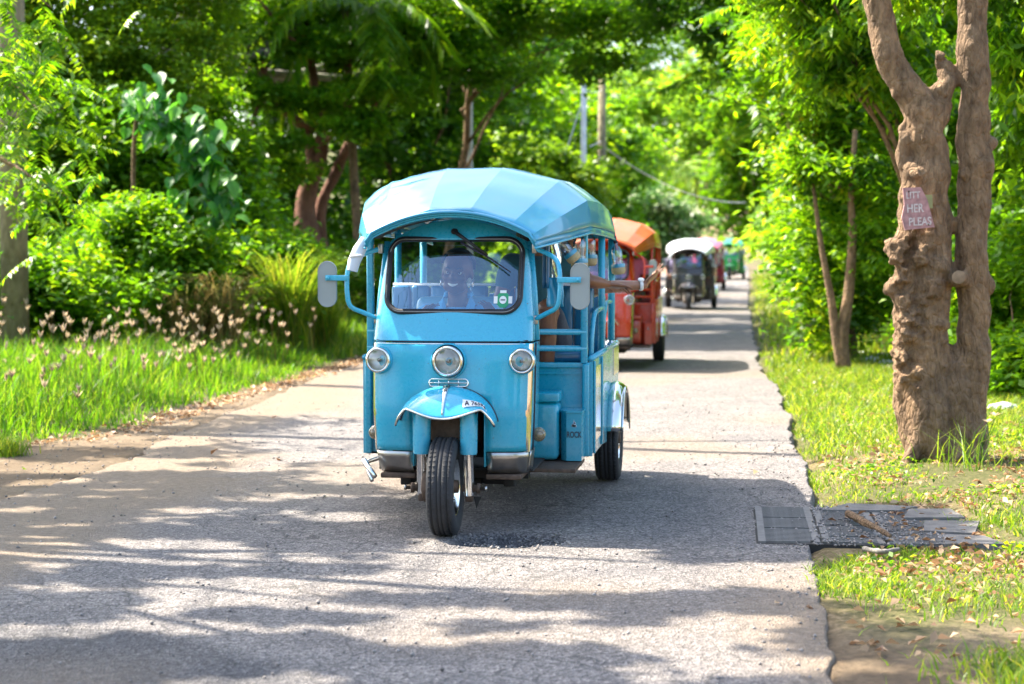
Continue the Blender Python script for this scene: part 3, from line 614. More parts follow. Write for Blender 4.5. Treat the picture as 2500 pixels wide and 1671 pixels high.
# ------------------------------------------------------------------ grass, seed heads, litter
def blades(name, X, Y, h, w, m, rg, lean=.45, seg2=True, **kw):
    n = len(X); Z = gz(X, Y)-.01; h = h*rg.uniform(.5, 1.3, n); a = rg.uniform(0, 2*np.pi, n); l = h*rg.uniform(.1, 1, n)*lean*2
    d = np.stack([np.cos(a), np.sin(a)], 1); b = rg.uniform(0, 2*np.pi, n); s = np.stack([np.cos(b), np.sin(b)], 1)*(w*rg.uniform(.6, 1.3, n))[:, None]*.5
    B = np.stack([X, Y], 1)
    V = np.zeros((n, 5, 3)); V[:, 0, :2] = B-s; V[:, 1, :2] = B+s; V[:, 0, 2] = V[:, 1, 2] = Z
    M_ = B+d*(l*.35)[:, None]; V[:, 2, :2] = M_+s*.75; V[:, 3, :2] = M_-s*.75; V[:, 2, 2] = V[:, 3, 2] = Z+h*.6
    V[:, 4, :2] = B+d*l[:, None]; V[:, 4, 2] = Z+h
    o = np.arange(n)[:, None]*5
    F = np.concatenate([o+[0,1,2], o+[0,2,3], o+[3,2,4]]); r = np.tile(rg.uniform(0, 1, n), 3)
    return link(name, npmesh(name, V.reshape(-1, 3), F, m, pattrs={'rnd': r}), kind='stuff', **kw)
rg = np.random.default_rng(200)
def scatter(n, x0, x1, y0, y1, f, ypow=1.0):
    Y = y0+(y1-y0)*rg.uniform(0, 1, n)**ypow; X = rg.uniform(x0, x1, n); p = f(X, Y); k = rg.uniform(0, 1, n) < p; return X[k], Y[k]
# left verge, tall and thick
X, Y = scatter(115000, -11, 0, 10.5, 34, lambda x, y: sstep(-.05, .35, grassL(y)-x+.3*vnoise(x, y, 1.3, 50))*(x > -.31*y-1.0)*np.clip(1.25-.3*vnoise(x, y, .8, 51)*2, .3, 1), 1.5)
tall = (.09+.24*sstep(0, 1.6, grassL(Y)-X))*(1+.55*vnoise(X, Y, 1.1, 58, 3))
blades('verge_grass', X, Y, tall, .0135, LM['verge'], rg, label='tall bright green grass on the left verge')
X, Y = scatter(40000, -2.5, 3.2, 24, 70, lambda x, y: sstep(-.05, .5, grassL(y)-x)*(x > grassL(y)-3.5))
blades('verge_grass', X, Y, .22+0*X, .03, LM['grass'], rg, label='bright grass along the far left road edge')
# right verge, short and patchy near, thicker further on
def rdens(x, y):
    d = x-roadR(y); base = sstep(.03, .22, d)
    near = sstep(-.30, .30, vnoise(x, y, 1.0, 52, 4)+.16)*(y < 12.2)*sstep(5.9, 7.4, y); mid_ = (y >= 12.2)*1.0
    gone = sstep(3.6, 2.4, d)*(y < 40)
    nogo = ((x > 1.25) & (x < 2.35) & (y > 8.2) & (y < 9.75)) | ((y < 6.6) & (x < 1.6))
    return base*(near*.9+mid_)*gone*(~nogo)
X, Y = scatter(160000, .5, 7, 6.0, 24, rdens, 1.35)
hh = .035+.05*sstep(11.5, 14, Y)+.03*sstep(.2, .8, vnoise(X, Y, 1.7, 53))
blades('verge_grass', X, Y, hh, .0095, LM['grass'], rg, lean=.7, label='short sunlit grass on the right verge')
X, Y = scatter(40000, 2.5, 17, 22, 90, lambda x, y: sstep(.0, .4, x-roadR(y))*sstep(5, 2.5, x-roadR(y)), 1.4)
blades('verge_grass', X, Y, .16+0*X, .03, LM['grass'], rg, label='grass along the far right road edge')
for (x, y, n, hh, r) in ((1.75,5.75,900,.08,.28),(1.45,7.35,500,.05,.22),(1.9,7.0,700,.055,.35),(2.35,6.9,500,.06,.3),(1.35,7.75,300,.05,.15),(2.3,5.9,350,.05,.2),(-3.55,12.25,500,.14,.12),(-4.0,12.0,500,.13,.15),(2.95,11.35,60,.30,.22),(1.52,7.95,260,.06,.14),(1.86,8.05,160,.06,.12),(2.45,9.0,300,.07,.2),(-4.35,11.6,300,.1,.12)):
    a = rg.normal(0, r*.6, (n, 2)); blades('grass_tuft', x+a[:, 0], y+a[:, 1], hh+np.zeros(n), .007, LM['grass'], rg, lean=.8, label='tuft of grass standing on bare soil by the road')
yy = rg.uniform(6.2, 26, 9000); cl = vnoise(yy, yy*0, 1.4, 61, 3); k = rg.uniform(0, 1, 9000) < sstep(-.25, .35, cl)*np.where((yy > 8.2) & (yy < 9.7), 0, 1); yy = yy[k]
xx = roadR(yy)+.05+np.abs(rg.normal(0, .09, len(yy)))-.02
blades('edge_grass', xx, yy, .05+.03*cl[k], .008, LM['grass'], rg, lean=1.0, label='grass creeping over the broken right road edge')
# weeds with broad little leaves in the right verge
X, Y = scatter(16000, 1.2, 6, 7.4, 15, lambda x, y: rdens(x, y)*sstep(.05, .3, vnoise(x, y, 1.6, 54)), 1.2)
P = np.stack([X, Y, gz(X, Y)+rg.uniform(.01, .05, len(X))], 1)
link('weeds', leafmesh('weeds', P, .035, .022, LM['bright'], .1, .5, rg), kind='stuff', label='low broad-leaved weeds in the right verge')
# dead leaves: thick under the right tree, sparse along the left edge
def ldens(x, y):
    d = x-roadR(y); return np.where(d > .1, sstep(-.3, .3, vnoise(x, y, .9, 14)+.10+.5*sstep(2.4, 3.6, d))*(.35+.65*sstep(13, 11, y)+.6*sstep(3, 4, d)), 0)
X, Y = scatter(62000, 1, 10, 6.0, 24, lambda x, y: np.clip(ldens(x, y), 0, 1)*sstep(-.1, .5, x-roadR(y)-.1)+.10*(y < 8)*(x > roadR(y)+.1), 1.2)
P = np.stack([X, Y, gz(X, Y)+rg.uniform(.004, .03, len(X))], 1)
link('leaf_litter', leafmesh('leaf_litter', P, .052, .026, LM['dead'], 0, .45, rg, fold=.35), kind='stuff', label='brown and pale dead leaves under the right trees')
n = 1500; Y = rg.uniform(11, 28, n); X = grassL(Y)+rg.normal(.08, .10, n)
P = np.stack([X, Y, np.maximum(gz(X, Y), 0)+.008], 1)
link('leaf_litter', leafmesh('leaf_litter', P, .06, .032, LM['dead'], 0, .3, rg, fold=.3), kind='stuff', label='dry leaves along the left grass edge')
# twigs and grit on the road
n = 6500; Y = 5.2+rg.uniform(0, 1, n)**1.4*12; X = rg.uniform(-3.6, 2.2, n); k = (X < roadR(Y)-.02); X, Y = X[k], Y[k]
k = (rg.uniform(0, 1, len(X)) < .22+.7*(np.hypot((X)/.42, (Y-8.57)/.33) < 1)+.6*(X > roadR(Y)-.35)+.45*(X < roadL(Y)+.3)); X, Y = X[k], Y[k]
X = np.concatenate([X, rg.normal(0, .17, 130), rg.uniform(1.3, 2.15, 800)]); Y = np.concatenate([Y, rg.normal(8.55, .12, 130), rg.uniform(8.3, 9.65, 800)])
zz = np.where(X > roadR(Y), .012, 0.0)-.05*np.clip(1-np.hypot(X/.33, (Y-8.57)/.24), 0, 1)
s = rg.uniform(.004, .011, len(X)); oc = np.array([(1,0,0),(0,1,0),(-1,0,0),(0,-1,0),(0,0,.8),(0,0,-.8)])
V = (np.stack([X, Y, zz+s*.5], 1)[:, None]+oc[None]*s[:, None, None]*rg.uniform(.6, 1.3, (len(X), 6, 1))).reshape(-1, 3)
ff = np.array([(0,1,4),(1,2,4),(2,3,4),(3,0,4),(1,0,5),(2,1,5),(3,2,5),(0,3,5)]); F = (np.arange(len(X))[:, None, None]*6+ff[None]).reshape(-1, 3)
M_GRAVEL = simple('gravel', (.20,.18,.165), .9, var=.6, scale=3)
link('gravel', npmesh('gravel', V, F, M_GRAVEL), kind='stuff', label='loose grit scattered on the asphalt and in the pothole')
# seed heads of the verge grass
n = 300; Y = 12.8+rg.uniform(0, 1, n)**.9*10.5; X = grassL(Y)-.3-np.abs(rg.normal(0, 1.5, n)); k = X > -.31*Y; X, Y = X[k], Y[k]
PP = []; DD = []; ST = MB()
for x, y in zip(X, Y):
    z = float(gz(x, y)); h = rg.uniform(.18, .75); lx, ly = rg.normal(0, .07, 2); top = np.array([x+lx, y+ly, z+h])
    ST.tube([(x, y, z), (x+lx*.5, y+ly*.5, z+h*.6), tuple(top)], .0022, 3, cap=False)
    a0 = rg.uniform(0, 6.3); clos = rg.uniform(.15, .5)
    for q in range(rg.integers(5, 9)):
        a = a0+q*1.1; d = np.array([math.cos(a)*clos, math.sin(a)*clos, 1]); 
        for t in range(2): PP.append(top); DD.append(d+rg.normal(0, .06, 3))
link('seed_heads', leafmesh('seed_heads', np.array(PP), .075, .015, LM['seed'], 0, .8, rg, D=np.array(DD)), kind='stuff', label='pinkish seed heads above the left verge grass')
ST.build('seed_stalks', LM['straw'], recalc=False, kind='stuff', label='thin stalks carrying the seed heads')
# arching ornamental grass clumps in front of the bank
def clump(label, x, y, n, h, m, seed):
    r = np.random.default_rng(seed); z0 = float(gz(x, y)); V = []; F = []; rn = []
    for i in range(n):
        a = r.uniform(0, 6.283); hh = h*r.uniform(.6, 1.15); rr = hh*r.uniform(.2, .75); d = np.array([math.cos(a), math.sin(a)]); s = np.array([-d[1], d[0]])*r.uniform(.006, .013)
        b = np.array([x, y])+r.normal(0, .10, 2); k = len(V)
        for t in np.linspace(0, 1, 6):
            c = b+d*rr*t**1.6; zz = z0+hh*(t*1.25-.62*t**3) ; w = s*(1-t*.9)
            V += [(c[0]-w[0], c[1]-w[1], zz), (c[0]+w[0], c[1]+w[1], zz)]
        F += [(k+2*q, k+2*q+1, k+2*q+3, k+2*q+2) for q in range(5)]; rn += [r.uniform()]*5
    me = npmesh('blade', np.array(V)-np.array([x, y, z0]), F, m, pattrs={'rnd': rn})
    rt_ = empty('grass_clump', (x, y, z0), label=label, cat='grass clump', group='arching grass clumps before the bank'); link('blade_mass', me, rt_, kind='stuff')
for i, (x, y, n, h, m, lb) in enumerate(((-3.75,22.7,420,1.5,'straw','straw-coloured arching grass clump before the left bank'),(-3.05,24.2,560,1.9,'grass','tall pale green grass clump at the right end of the bank'),(-4.1,22.4,300,1.3,'straw','drooping olive grass clump at the left of the straw-coloured one'),(-2.7,25.2,500,1.2,'grass','smaller grass clump nearest the blue tuk-tuk mirror'))):
    clump(lb, x, y, n, h, LM[m], 210+i)
# big-leaved climber: every leaf its own part
root = empty('large_leaf_shrub', (-5.1,23.6,.3), label='shrub of large drooping blue-green leaves halfway up the left bank', cat='shrub')
rg2 = np.random.default_rng(220)
def bigleaf():
    mb = MB()
    def f(u, v):
        w = .11*math.sin(math.pi*min(1, (v*.92+.08))**.8)*(1-.15*v); return (u*w, v*.30, -.10*v*v + .028*abs(u)-.010*math.sin(v*22)*abs(u))
    mb.grid(f, [-1,-.5,0,.5,1], [0,.12,.3,.5,.7,.86,1.0]); me = mb.mesh('leaf', LM['blue'], False)
    at = me.attributes.new('rnd', 'FLOAT', 'FACE'); at.data.foreach_set('value', np.full(len(me.polygons), .6, np.float32)); return me
BL = [bigleaf() for _ in range(3)]
for q, me in enumerate(BL): me.attributes['rnd'].data.foreach_set('value', np.full(len(me.polygons), (.15,.55,.9)[q], np.float32))
line = bezier([(-5.0,23.4,3.4),(-4.7,23.2,3.4),(-4.4,23.0,3.15),(-4.1,22.9,2.8),(-3.85,22.9,2.35),(-3.7,23.0,1.9)], 40)
st = MB(); st.tube([tuple(p-Vector((-5.1,23.6,.3))) for p in bezier([(-5.1,23.9,.3),(-5.1,23.8,2.0),(-5.0,23.6,3.2),(-4.7,23.3,3.2),(-4.3,23.1,2.8),(-3.9,23.1,2.0)], 24)], .03, 7); st.build('stem', BK['brown'], root, recalc=False)
for i in range(250):
    p = line[rg2.integers(0, 40)]+Vector(rg2.normal(0, .17, 3)); o = link('leaf', BL[i % 3], root)
    o.location = p-Vector((-5.1,23.6,.3)); o.rotation_euler = (rg2.uniform(-1.1, -.1), rg2.uniform(-.4, .4), math.pi+rg2.uniform(-1.3, 1.3)); o.scale = (rg2.uniform(.5, 1.0),)*3
# near fronds at the upper left, each frond a part
def frond(nl, L, lw, m, seed):
    r = np.random.default_rng(seed); P = []; D = []
    for i in range(nl):
        t = (i+.5)/nl; c = np.array([0, L*t, -.25*L*t*t])
        for s in (-1, 1): P.append(c); D.append([s*1.0, .35, -.45+r.normal(0, .08)])
    ln = L*.30
    me = leafmesh('frond', np.array(P), ln, lw, m, 0, .25, r, D=np.array(D), fold=.1); return me
FR = [frond(11, .55, .05, LM['bright'], 1), frond(9, .48, .05, LM['yellow'], 2), frond(12, .6, .055, LM['mid'], 3)]
def frondtree(label, base, pts, n, seed, sp=.25, sc=1.0, droop=(-.9,.1), cat='tree', name='frond_tree'):
    r = np.random.default_rng(seed); root = empty(name, base, label=label, cat=cat); mb = MB(); B = Vector(base)
    top = Vector(pts[0]); tr = bezier([B, B+(top-B)*.5+Vector((.2,.1,0)), top], 10); mb.tube([p-B for p in tr], list(np.linspace(.07,.035,10)), 8)
    path = bezier(pts, 40); mb.tube([p-B for p in path], list(np.linspace(.035,.008,40)), 6); mb.build('trunk', BK['brown'], root, recalc=False)
    for i in range(n):
        p = path[r.integers(0, 40)]+Vector(r.normal(0, sp, 3)); o = link('frond', FR[i % 3 if i % 3 < 2 or r.uniform() < .5 else 0], root)
        o.location = p-B; o.rotation_euler = (r.uniform(*droop), r.uniform(-.3, .3), r.uniform(0, 6.28)); s_ = r.uniform(.6, 1.1)*sc; o.scale = (s_,)*3
frondtree('tree with feathery drooping fronds crossing the left utility pole', (-6.3,15.5,.2), [(-5.0,15.5,2.2),(-4.6,15.2,2.9),(-4.25,15.0,2.85),(-3.95,14.8,2.6)], 75, 231, .22, .8)
frondtree('feathery tree higher at the upper left corner of the photo', (-7,16.5,.2), [(-5.4,16.5,3.6),(-4.9,16.3,3.9),(-4.5,16,3.9),(-4.1,15.8,3.6)], 80, 232, .30, .8)
frondtree('feathery branch lower on the left in front of the pole', (-6.6,17.5,.2), [(-5.3,17.4,2.5),(-4.9,17.2,2.3),(-4.55,17,2.1),(-4.25,16.9,1.95)], 60, 233, .22, .75)
frondtree('feathery yellow-green tree arching from the right over the kerb', (4.6,20,.1), [(4.2,19.6,3.9),(3.7,19.2,4.2),(3.1,19.0,4.15),(2.75,18.8,3.9)], 90, 234, .32)
frondtree('feathery drooping branches further along the right side', (6.6,34,.1), [(5.6,33.5,5.4),(4.9,33,5.4),(4.2,33,4.9),(3.9,33,4.3)], 80, 235, .45, 1.7)
# palms
def palm(label, x, y, h, L, n, m, seed):
    r = np.random.default_rng(seed); root = empty('palm_tree', (x,y,float(gz(x,y))), label=label, cat='palm tree')
    tb = MB(); tb.tube(wobble((0,0,-.2),(r.normal(0,.3),0,h),8,.05,r), .09, 9); tb.build('trunk', BK['brown'], root, recalc=False)
    me = None
    P = []; D = []
    for i in range(34):
        t = (i+.5)/34; c = np.array([0, L*t*(1-.2*t*t), L*(.30*t-.75*t*t)])
        for s in (-1, 1): P.append(c); D.append([s*1.0, .55, -.55-.5*t])
    me = leafmesh('frond', np.array(P), L*.26, L*.022, m, 0, .2, r, D=np.array(D), fold=.1)
    for i in range(n):
        o = link('frond', me, root); o.location = (0,0,h); o.rotation_euler = (r.uniform(-.5,.9)*.9, 0, i*6.283/n+r.uniform(-.2,.2)); s_ = r.uniform(.8,1.1); o.scale = (s_,)*3
palm('palm with long green fronds over the left end of the blue canopy', -2.9,35.5,6.3,2.8,18,LM['mid'],241)
palm('yellowing palm above the pink and green tuk-tuks', 17.6,165,6.2,5.0,15,LM['yellow'],242)
palm('second yellowing palm beside the pale-flowered bush', 15.6,172,6.4,5.0,14,LM['yellow'],243)
# ------------------------------------------------------------------ the three-wheeled taxi
M_PAINT = paint('paint_turquoise', (.030,.36,.52)); M_PAINT_SHADE = paint('paint_turquoise_shade', (.004,.33,.47))  # deeper copy for lower panels has the shaded ground's reflection in its colour
M_VINYL = simple('vinyl_canopy_blue', (.008,.27,.43), .38, coat=.6, var=.08, bump=.05, bscale=220, spec=.9)
M_SEAT = simple('vinyl_seat_blue', (.01,.13,.25), .25, coat=.5, var=.15)
M_CHROME = simple('chrome', (.78,.77,.74), .12, 1.0, var=.06, scale=9)
M_STEEL = simple('scuffed_steel', (.42,.40,.37), .3, 1.0, var=.2, scale=12)
M_RUST = simple('rusty_metal', (.10,.065,.045), .7, .4, var=.4, scale=30, bump=.3)
M_BLACK = simple('black_rubber', (.012,.012,.014), .5, var=.2)
M_TYRE = simple('tyre_rubber', (.022,.022,.024), .75, var=.35, scale=18, bump=.25)
M_DARK = simple('dark_underbody', (.02,.018,.016), .8, var=.3)
M_GREY = simple('mirror_back_grey', (.27,.30,.29), .45, var=.04)
M_CREAM = simple('cream_vinyl', (.5,.55,.6), .35, var=.06)
M_WHITE = simple('white_vinyl', (.75,.74,.72), .5, var=.04)
M_INK = simple('black_ink', (.02,.015,.03), .6, var=0)
M_TAN = simple('tan_cloth', (.46,.37,.20), .9, var=.12, bump=.4, bscale=160)
M_BULB = simple('bulb_dark', (.10,.09,.08), .3, var=.1)
M_STICK = simple('sticker_green', (.02,.30,.13), .5, var=.02)
def glassmat(name, tint=(1,1,1), refl=(1,1,1), f0=.07, rough=.0):
    m, nt, b = mat(name); nt.nodes.remove(b)
    tr = N(nt, 'ShaderNodeBsdfTransparent'); tr.inputs[0].default_value = (*tint, 1)
    gl = N(nt, 'ShaderNodeBsdfGlossy'); gl.inputs['Roughness'].default_value = rough; gl.inputs['Color'].default_value = (*refl, 1)
    fr = N(nt, 'ShaderNodeFresnel', IOR=1.5); mr = N(nt, 'ShaderNodeMapRange')
    mr.inputs['To Min'].default_value = f0; mr.inputs['To Max'].default_value = 1.0
    nt.links.new(fr.outputs[0], mr.inputs[0]); mx = N(nt, 'ShaderNodeMixShader'); nt.links.new(mr.outputs[0], mx.inputs[0])
    nt.links.new(tr.outputs[0], mx.inputs[1]); nt.links.new(gl.outputs[0], mx.inputs[2])
    nt.links.new(mx.outputs[0], nt.nodes['Material Output'].inputs[0]); return m
M_GLASS = glassmat('windscreen_glass', (.84,.90,.92), (.62,.80,1.0), .11)
M_LENS = glassmat('lamp_glass', (.95,.96,.95), f0=.06, rough=.05)
M_BOTTLE = glassmat('clear_plastic', (.86,.92,.95), f0=.12, rough=.1)
M_REFL = simple('reflector_bowl', (.85,.86,.80), .35, .6, var=.12, scale=30)

TH = R(7.8)
def ip(xs, ys): return lambda z: float(np.interp(z, xs, ys))
wz = ip([.28,.407,.6,.955,1.1,1.3,1.48,1.6], [.375,.39,.398,.405,.398,.378,.352,.33])
yfz = ip([.28,.407,.6,.9,.955,1.1,1.3,1.5,1.62], [.145,.10,.09,.12,.135,.185,.25,.325,.37])
def surfY(x, z, off=0.0):
    w = wz(z); r = .065; ax = min(abs(x), w)
    y = yfz(z) + .045*(ax/w)**2
    if ax > w-r:
        t = (ax-(w-r))/r; y += r*(1-math.sqrt(max(0, 1-t*t)))
    return y-off
def seg(a, b, n): return [a+(b-a)*i/n for i in range(n)]
def build_tuk():
    root = empty('tuk_tuk', (0,0,0))
    P = lambda nm, mb, m, par=root, **k: mb.build(nm, m, par, **k)
    wsp = .065
    us = sorted(set([round(s*u, 4) for u in ([0,.06,.12,.175,.178,.22,.28] + [1-.18*(1-i/10)**1.6 if False else .32+.0*i for i in range(1)]) for s in (-1,1)]))
    # ---- lower nose: columns in x, the outer ones follow the corner
    def cols(z):
        w = wz(z); return None
    un = [-1,-.998,-.985,-.96,-.92,-.87,-.8,-.7,-.58,-.45,-.30,-.15,0,.15,.30,.45,.58,.7,.8,.87,.92,.96,.985,.998,1]
    def nx(u, z, hole=.178):
        w = wz(z); t = abs(u)
        x = t/.45*hole if t <= .45 else hole+(t-.45)/.55*(w-hole)
        return math.copysign(x, u)
    def nose(off=0.0):
        return lambda u, z: (nx(u, z), surfY(nx(u, z), z, off), z)
    zs = [.407,.44,.5,.56,.62,.66,.70,.75,.8,.85,.9,.93,.948]
    mb = MB(); mb.grid(nose(), un, zs, keep=lambda u, z: not (abs(u) < .45 and z < .66))
    # returns into the sides
    for s in (-1, 1):
        mb.grid(lambda y, z: (s*(wz(z)), y, z), [.23,.3,.4,.5], zs, keep=None)
    # wheel-well cheeks
    for s in (-1, 1): mb.grid(lambda y, z: (s*.178, y, z), [.095,.2,.35,.5], [.33,.5,.66])
    # rolled top edge
    nb = P('nose_panel', mb, M_PAINT_SHADE); solid(nb, .006, 1)
    # back wall of the nose, inner liner
    mb = MB(); mb.box((-.36,.45,.34),(.36,.47,.95)); mb.box((-.172,.12,.655),(.172,.45,.67)); P('inner_bulkhead', mb, M_DARK)
    # seams: across the top and beside the central lamp panel
    mb = MB()
    mb.tube([(x, surfY(x,.952,.001), .952 + .010*(x/.4)**2) for x in np.linspace(-.404,.404,41)], .0042, 6)
    for s in (-1, 1):
        mb.tube([(s*x, surfY(s*x, z, .001), z) for x, z in ((.098,.95),(.096,.88),(.09,.80),(.082,.74),(.078,.70))], .0048, 6)
    P('panel_gap', mb, M_INK)
    mb = MB(); mb.tube([(x, surfY(x,.945,.004), .945) for x in np.linspace(-.40,.40,31)], .0035, 6); P('trim_strip', mb, M_CHROME)
    # ---- upper cowl with the windscreen opening
    cx, cz = 0.0, 1.289
    def outline():
        pts = []
        for x in np.linspace(-.404, .404, 31): pts.append((x, .957))
        for z in np.linspace(.957, 1.455, 20)[1:]: pts.append((wz(z), z))
        for a in np.linspace(1, -1, 41)[1:]: pts.append((a*wz(1.455), 1.455+.115*(1-a*a)))
        for z in np.linspace(1.455, .957, 20)[1:-1]: pts.append((-wz(z), z))
        return pts
    def rrect(hw, hh, r, n=9, cz=cz):
        pts = []
        for (sx, sz, a0) in ((1,-1,-90),(1,1,0),(-1,1,90),(-1,-1,180)):
            for i in range(n):
                a = R(a0+90*i/(n-1)); pts.append((sx*(hw-r)+r*math.cos(a), cz+sz*(hh-r)+r*math.sin(a)))
        return pts
    def cast(poly, ang):
        d = (math.cos(ang), math.sin(ang)); best = None
        for i in range(len(poly)):
            a = poly[i]; b = poly[(i+1) % len(poly)]
            ex, ez = b[0]-a[0], b[1]-a[1]; den = d[0]*ez-d[1]*ex
            if abs(den) < 1e-12: continue
            t = ((a[0]-cx)*ez-(a[1]-cz)*ex)/den; u = ((a[0]-cx)*d[1]-(a[1]-cz)*d[0])/den
            if t > 0 and -1e-9 <= u <= 1+1e-9 and (best is None or t < best): best = t
        return (cx+d[0]*best, cz+d[1]*best)
    O = outline(); NA = 144
    hole = rrect(.338, .178, .075)
    angs = [2*math.pi*i/NA for i in range(NA)] + [math.atan2(p[1]-cz, p[0]) % (2*math.pi) for p in O if abs(p[1]-.957) < 1e-6 and abs(abs(p[0])-.404) < .01]
    angs = sorted(set(round(a, 5) for a in angs)); NA = len(angs)
    inner = [cast(hole, a) for a in angs]; outer = [cast(O, a) for a in angs]
    ts = [0,.08,.25,.5,.72,.86,.94,.98,1.0]
    V = []; F = []
    for t in ts:
        for a, b in zip(inner, outer):
            x = a[0]+(b[0]-a[0])*t; z = a[1]+(b[1]-a[1])*t; V.append((x, surfY(x, z), z))
    for i in range(len(ts)-1):
        for j in range(NA): F.append((i*NA+j, i*NA+(j+1) % NA, (i+1)*NA+(j+1) % NA, (i+1)*NA+j))
    mb = MB(); mb.add(V, F, 0, True)
    for s in (-1, 1): mb.grid(lambda y, z: (s*wz(z), surfY(wz(z), z)+y, z), [0,.02,.05], list(np.linspace(.957,1.455,12)))
    o = P('windscreen_surround', mb, M_PAINT); solid(o, .008, 1)
    g = rrect(.343, .184, .08, 10)
    mb = MB(); mb.tube([(x, surfY(x, z, .015), z) for x, z in g], .0145, 10, closed=True); gk = P('windscreen_rubber', mb, M_BLACK)
    mb = MB(); mb.tube([(x, surfY(x, z, .028), z) for x, z in g], .002, 6, closed=True); P('chrome_bead', mb, M_STEEL, gk)
    # glass
    V = [(0, surfY(0, cz)+.012, cz)]; F = []
    gi = rrect(.335, .175, .073, 10)
    for t in (.25,.5,.75,1.0): V += [(x*t, surfY(x*t, cz+(z-cz)*t)+.012, cz+(z-cz)*t) for x, z in gi]
    k = len(gi)
    F += [(0, 1+i, 1+(i+1) % k) for i in range(k)]
    for q in range(3): F += [(1+q*k+i, 1+(q+1)*k+i, 1+(q+1)*k+(i+1) % k, 1+q*k+(i+1) % k) for i in range(k)]
    mb = MB(); mb.add(V, F, 0, True); gl = P('windscreen', mb, M_GLASS)
    # bolts on the header
    for x, z in ((-.045,1.515),(-.032,1.503),(.075,1.512)):
        mb = MB(); mb.lathe([(0,.006),(.006,.005),(.008,0)], (x, surfY(x, z), z), n=10); P('bolt', mb, M_CHROME)
    # wiper
    wr = P('wiper', MB().tube([(-.005,surfY(0,1.512,.03),1.512),(.05,surfY(.05,1.47,.035),1.475),(.17,surfY(.17,1.40,.025),1.39)], [.011,.009,.006], 8).lathe([(0,.04),(.016,.036),(.016,0)], (-.005, surfY(0,1.512), 1.512), n=14), M_BLACK)
    P('wiper_blade', MB().tube([(.03,surfY(.03,1.455,.012),1.455),(.10,surfY(.1,1.42,.016),1.418),(.17,surfY(.17,1.385,.014),1.382),(.29,surfY(.29,1.30,.010),1.305)], [.010,.009,.008,.004], 6, flat=(.6,1)), M_INK, wr)
    # ---- central lamp, side lamps
    def lamp(nm, x, z, r, depth, tilt=0.0, par=root):
        yb = surfY(x, z)
        h = P(nm, MB().lathe([(r*1.13,-.06),(r*1.15,depth*.55),(r*1.17,depth*.8),(r*1.14,depth),(r*1.04,depth*1.10),(r*.96,depth*1.12),(r*.90,depth*.98)], (x, yb, z), (tilt,-1,0), 32), M_CHROME, par)
        P('reflector', MB().lathe([(r*.94,depth*.98),(r*.8,depth*.55),(r*.5,depth*.2),(r*.16,depth*.05),(0,depth*.05)], (x, yb, z), (tilt,-1,0), 28), M_REFL, h)
        P('bulb', MB().lathe([(r*.17,depth*.05),(r*.17,depth*.6),(r*.10,depth*.8),(0,depth*.82)], (x, yb, z), (tilt,-1,0), 12), M_BULB, h)
        P('lens', MB().lathe([(r*.95,depth),(r*.8,depth*1.18),(r*.5,depth*1.34),(0,depth*1.42)], (x, yb, z), (tilt,-1,0), 28), M_LENS, h)
        return h
    h = lamp('headlight', 0, .862, .068, .06)
    P('shroud', MB().lathe([(.088,-.04),(.090,.03),(.084,.045)], (0, surfY(0,.862), .862), (0,-1,0), 32), M_PAINT, h)
    for s in (-1, 1):
        h = lamp('side_lamp', s*.362, .862, .056, .045, s*.10)
        P('shroud', MB().lathe([(.070,-.07),(.070,.02),(.064,.03)], (s*.362, surfY(s*.362,.862), .862), (s*.10,-1,0), 28), M_PAINT, h)
    # chrome grille under the lamp
    mb = MB(); z0 = .752
    loop = []
    for (sx, a0) in ((1,-90),(-1,90)):
        for i in range(9):
            a = R(a0+180*i/8); loop.append((sx*.082+.017*math.cos(a), z0+.019*math.sin(a)))
    mb.tube([(x, surfY(x, z, .014), z) for x, z in loop], .0042, 8, closed=True)
    mb.tube([(x, surfY(x, z0, .016), z0) for x in np.linspace(-.095,.095,9)], .003, 6)
    for x in (-.05,0,.05): mb.tube([(x, surfY(x,z0,.012), z0-.018),(x, surfY(x,z0,.012), z0+.018)], .003, 6)
    P('grille_badge', mb, M_CHROME)
    # ---- front mudguard
    def fen(u, v, off=0):
        # u across -1..1, v along: 0 back/top .. 1 front lip
        a = u*1.32
        rx = .05 + .185*v**.75 if False else .24
        X = .248*math.sin(a*1.02)/math.sin(1.35)
        crest = .735 - .175*(abs(u)**2.0)
        lip = .600 - .0*(u*u) + .045*math.sin(min(1, abs(u)*1.25)*math.pi)*.0
        lipz = .588 + .040*(1-math.cos(min(1.0, abs(u)/.72)*math.pi))/2*1.2 - max(0, abs(u)-.62)*.235
        z = crest*(1-v**1.5) + lipz*v**1.5
        fw = .04 + .16*v**.7*(1-.42*u*u)
        y = surfY(X, z) - fw
        return (X, y + off*.0, z)
    mb = MB(); mb.grid(fen, list(np.linspace(-1,1,33)), [0,.05,.12,.25,.4,.55,.7,.85,.94,1.0]); fd = P('mudguard', mb, M_PAINT); solid(fd, .004, 1)
    mb = MB(); mb.tube([fen(u, 1.0) for u in np.linspace(-1,1,41)], .0065, 8); P('chrome_rim', mb, M_CHROME, fd)
    mb = MB(); mb.tube([Vector(fen(u, 0))+Vector((0,.03,.0)) for u in np.linspace(-1,1,31)], .0045, 6); P('mudguard_edge', mb, M_INK, fd)
    mb = MB(); mb.tube([Vector(fen(0, v))+Vector((0,-.006,.004)) for v in (.06,.2,.4,.6,.8,.93)], [.021,.016,.011,.007,.005,.003], 10, flat=(.45,1.0)); P('chrome_spear', mb, M_CHROME, fd)
    # number sticker follows the mudguard
    mb = MB()
    def stk(u, v):
        p = Vector(fen(.28+u*.44+ (v)*.02, .52+v*.26 + u*.0)); return p+Vector((.0,-.007,.004))
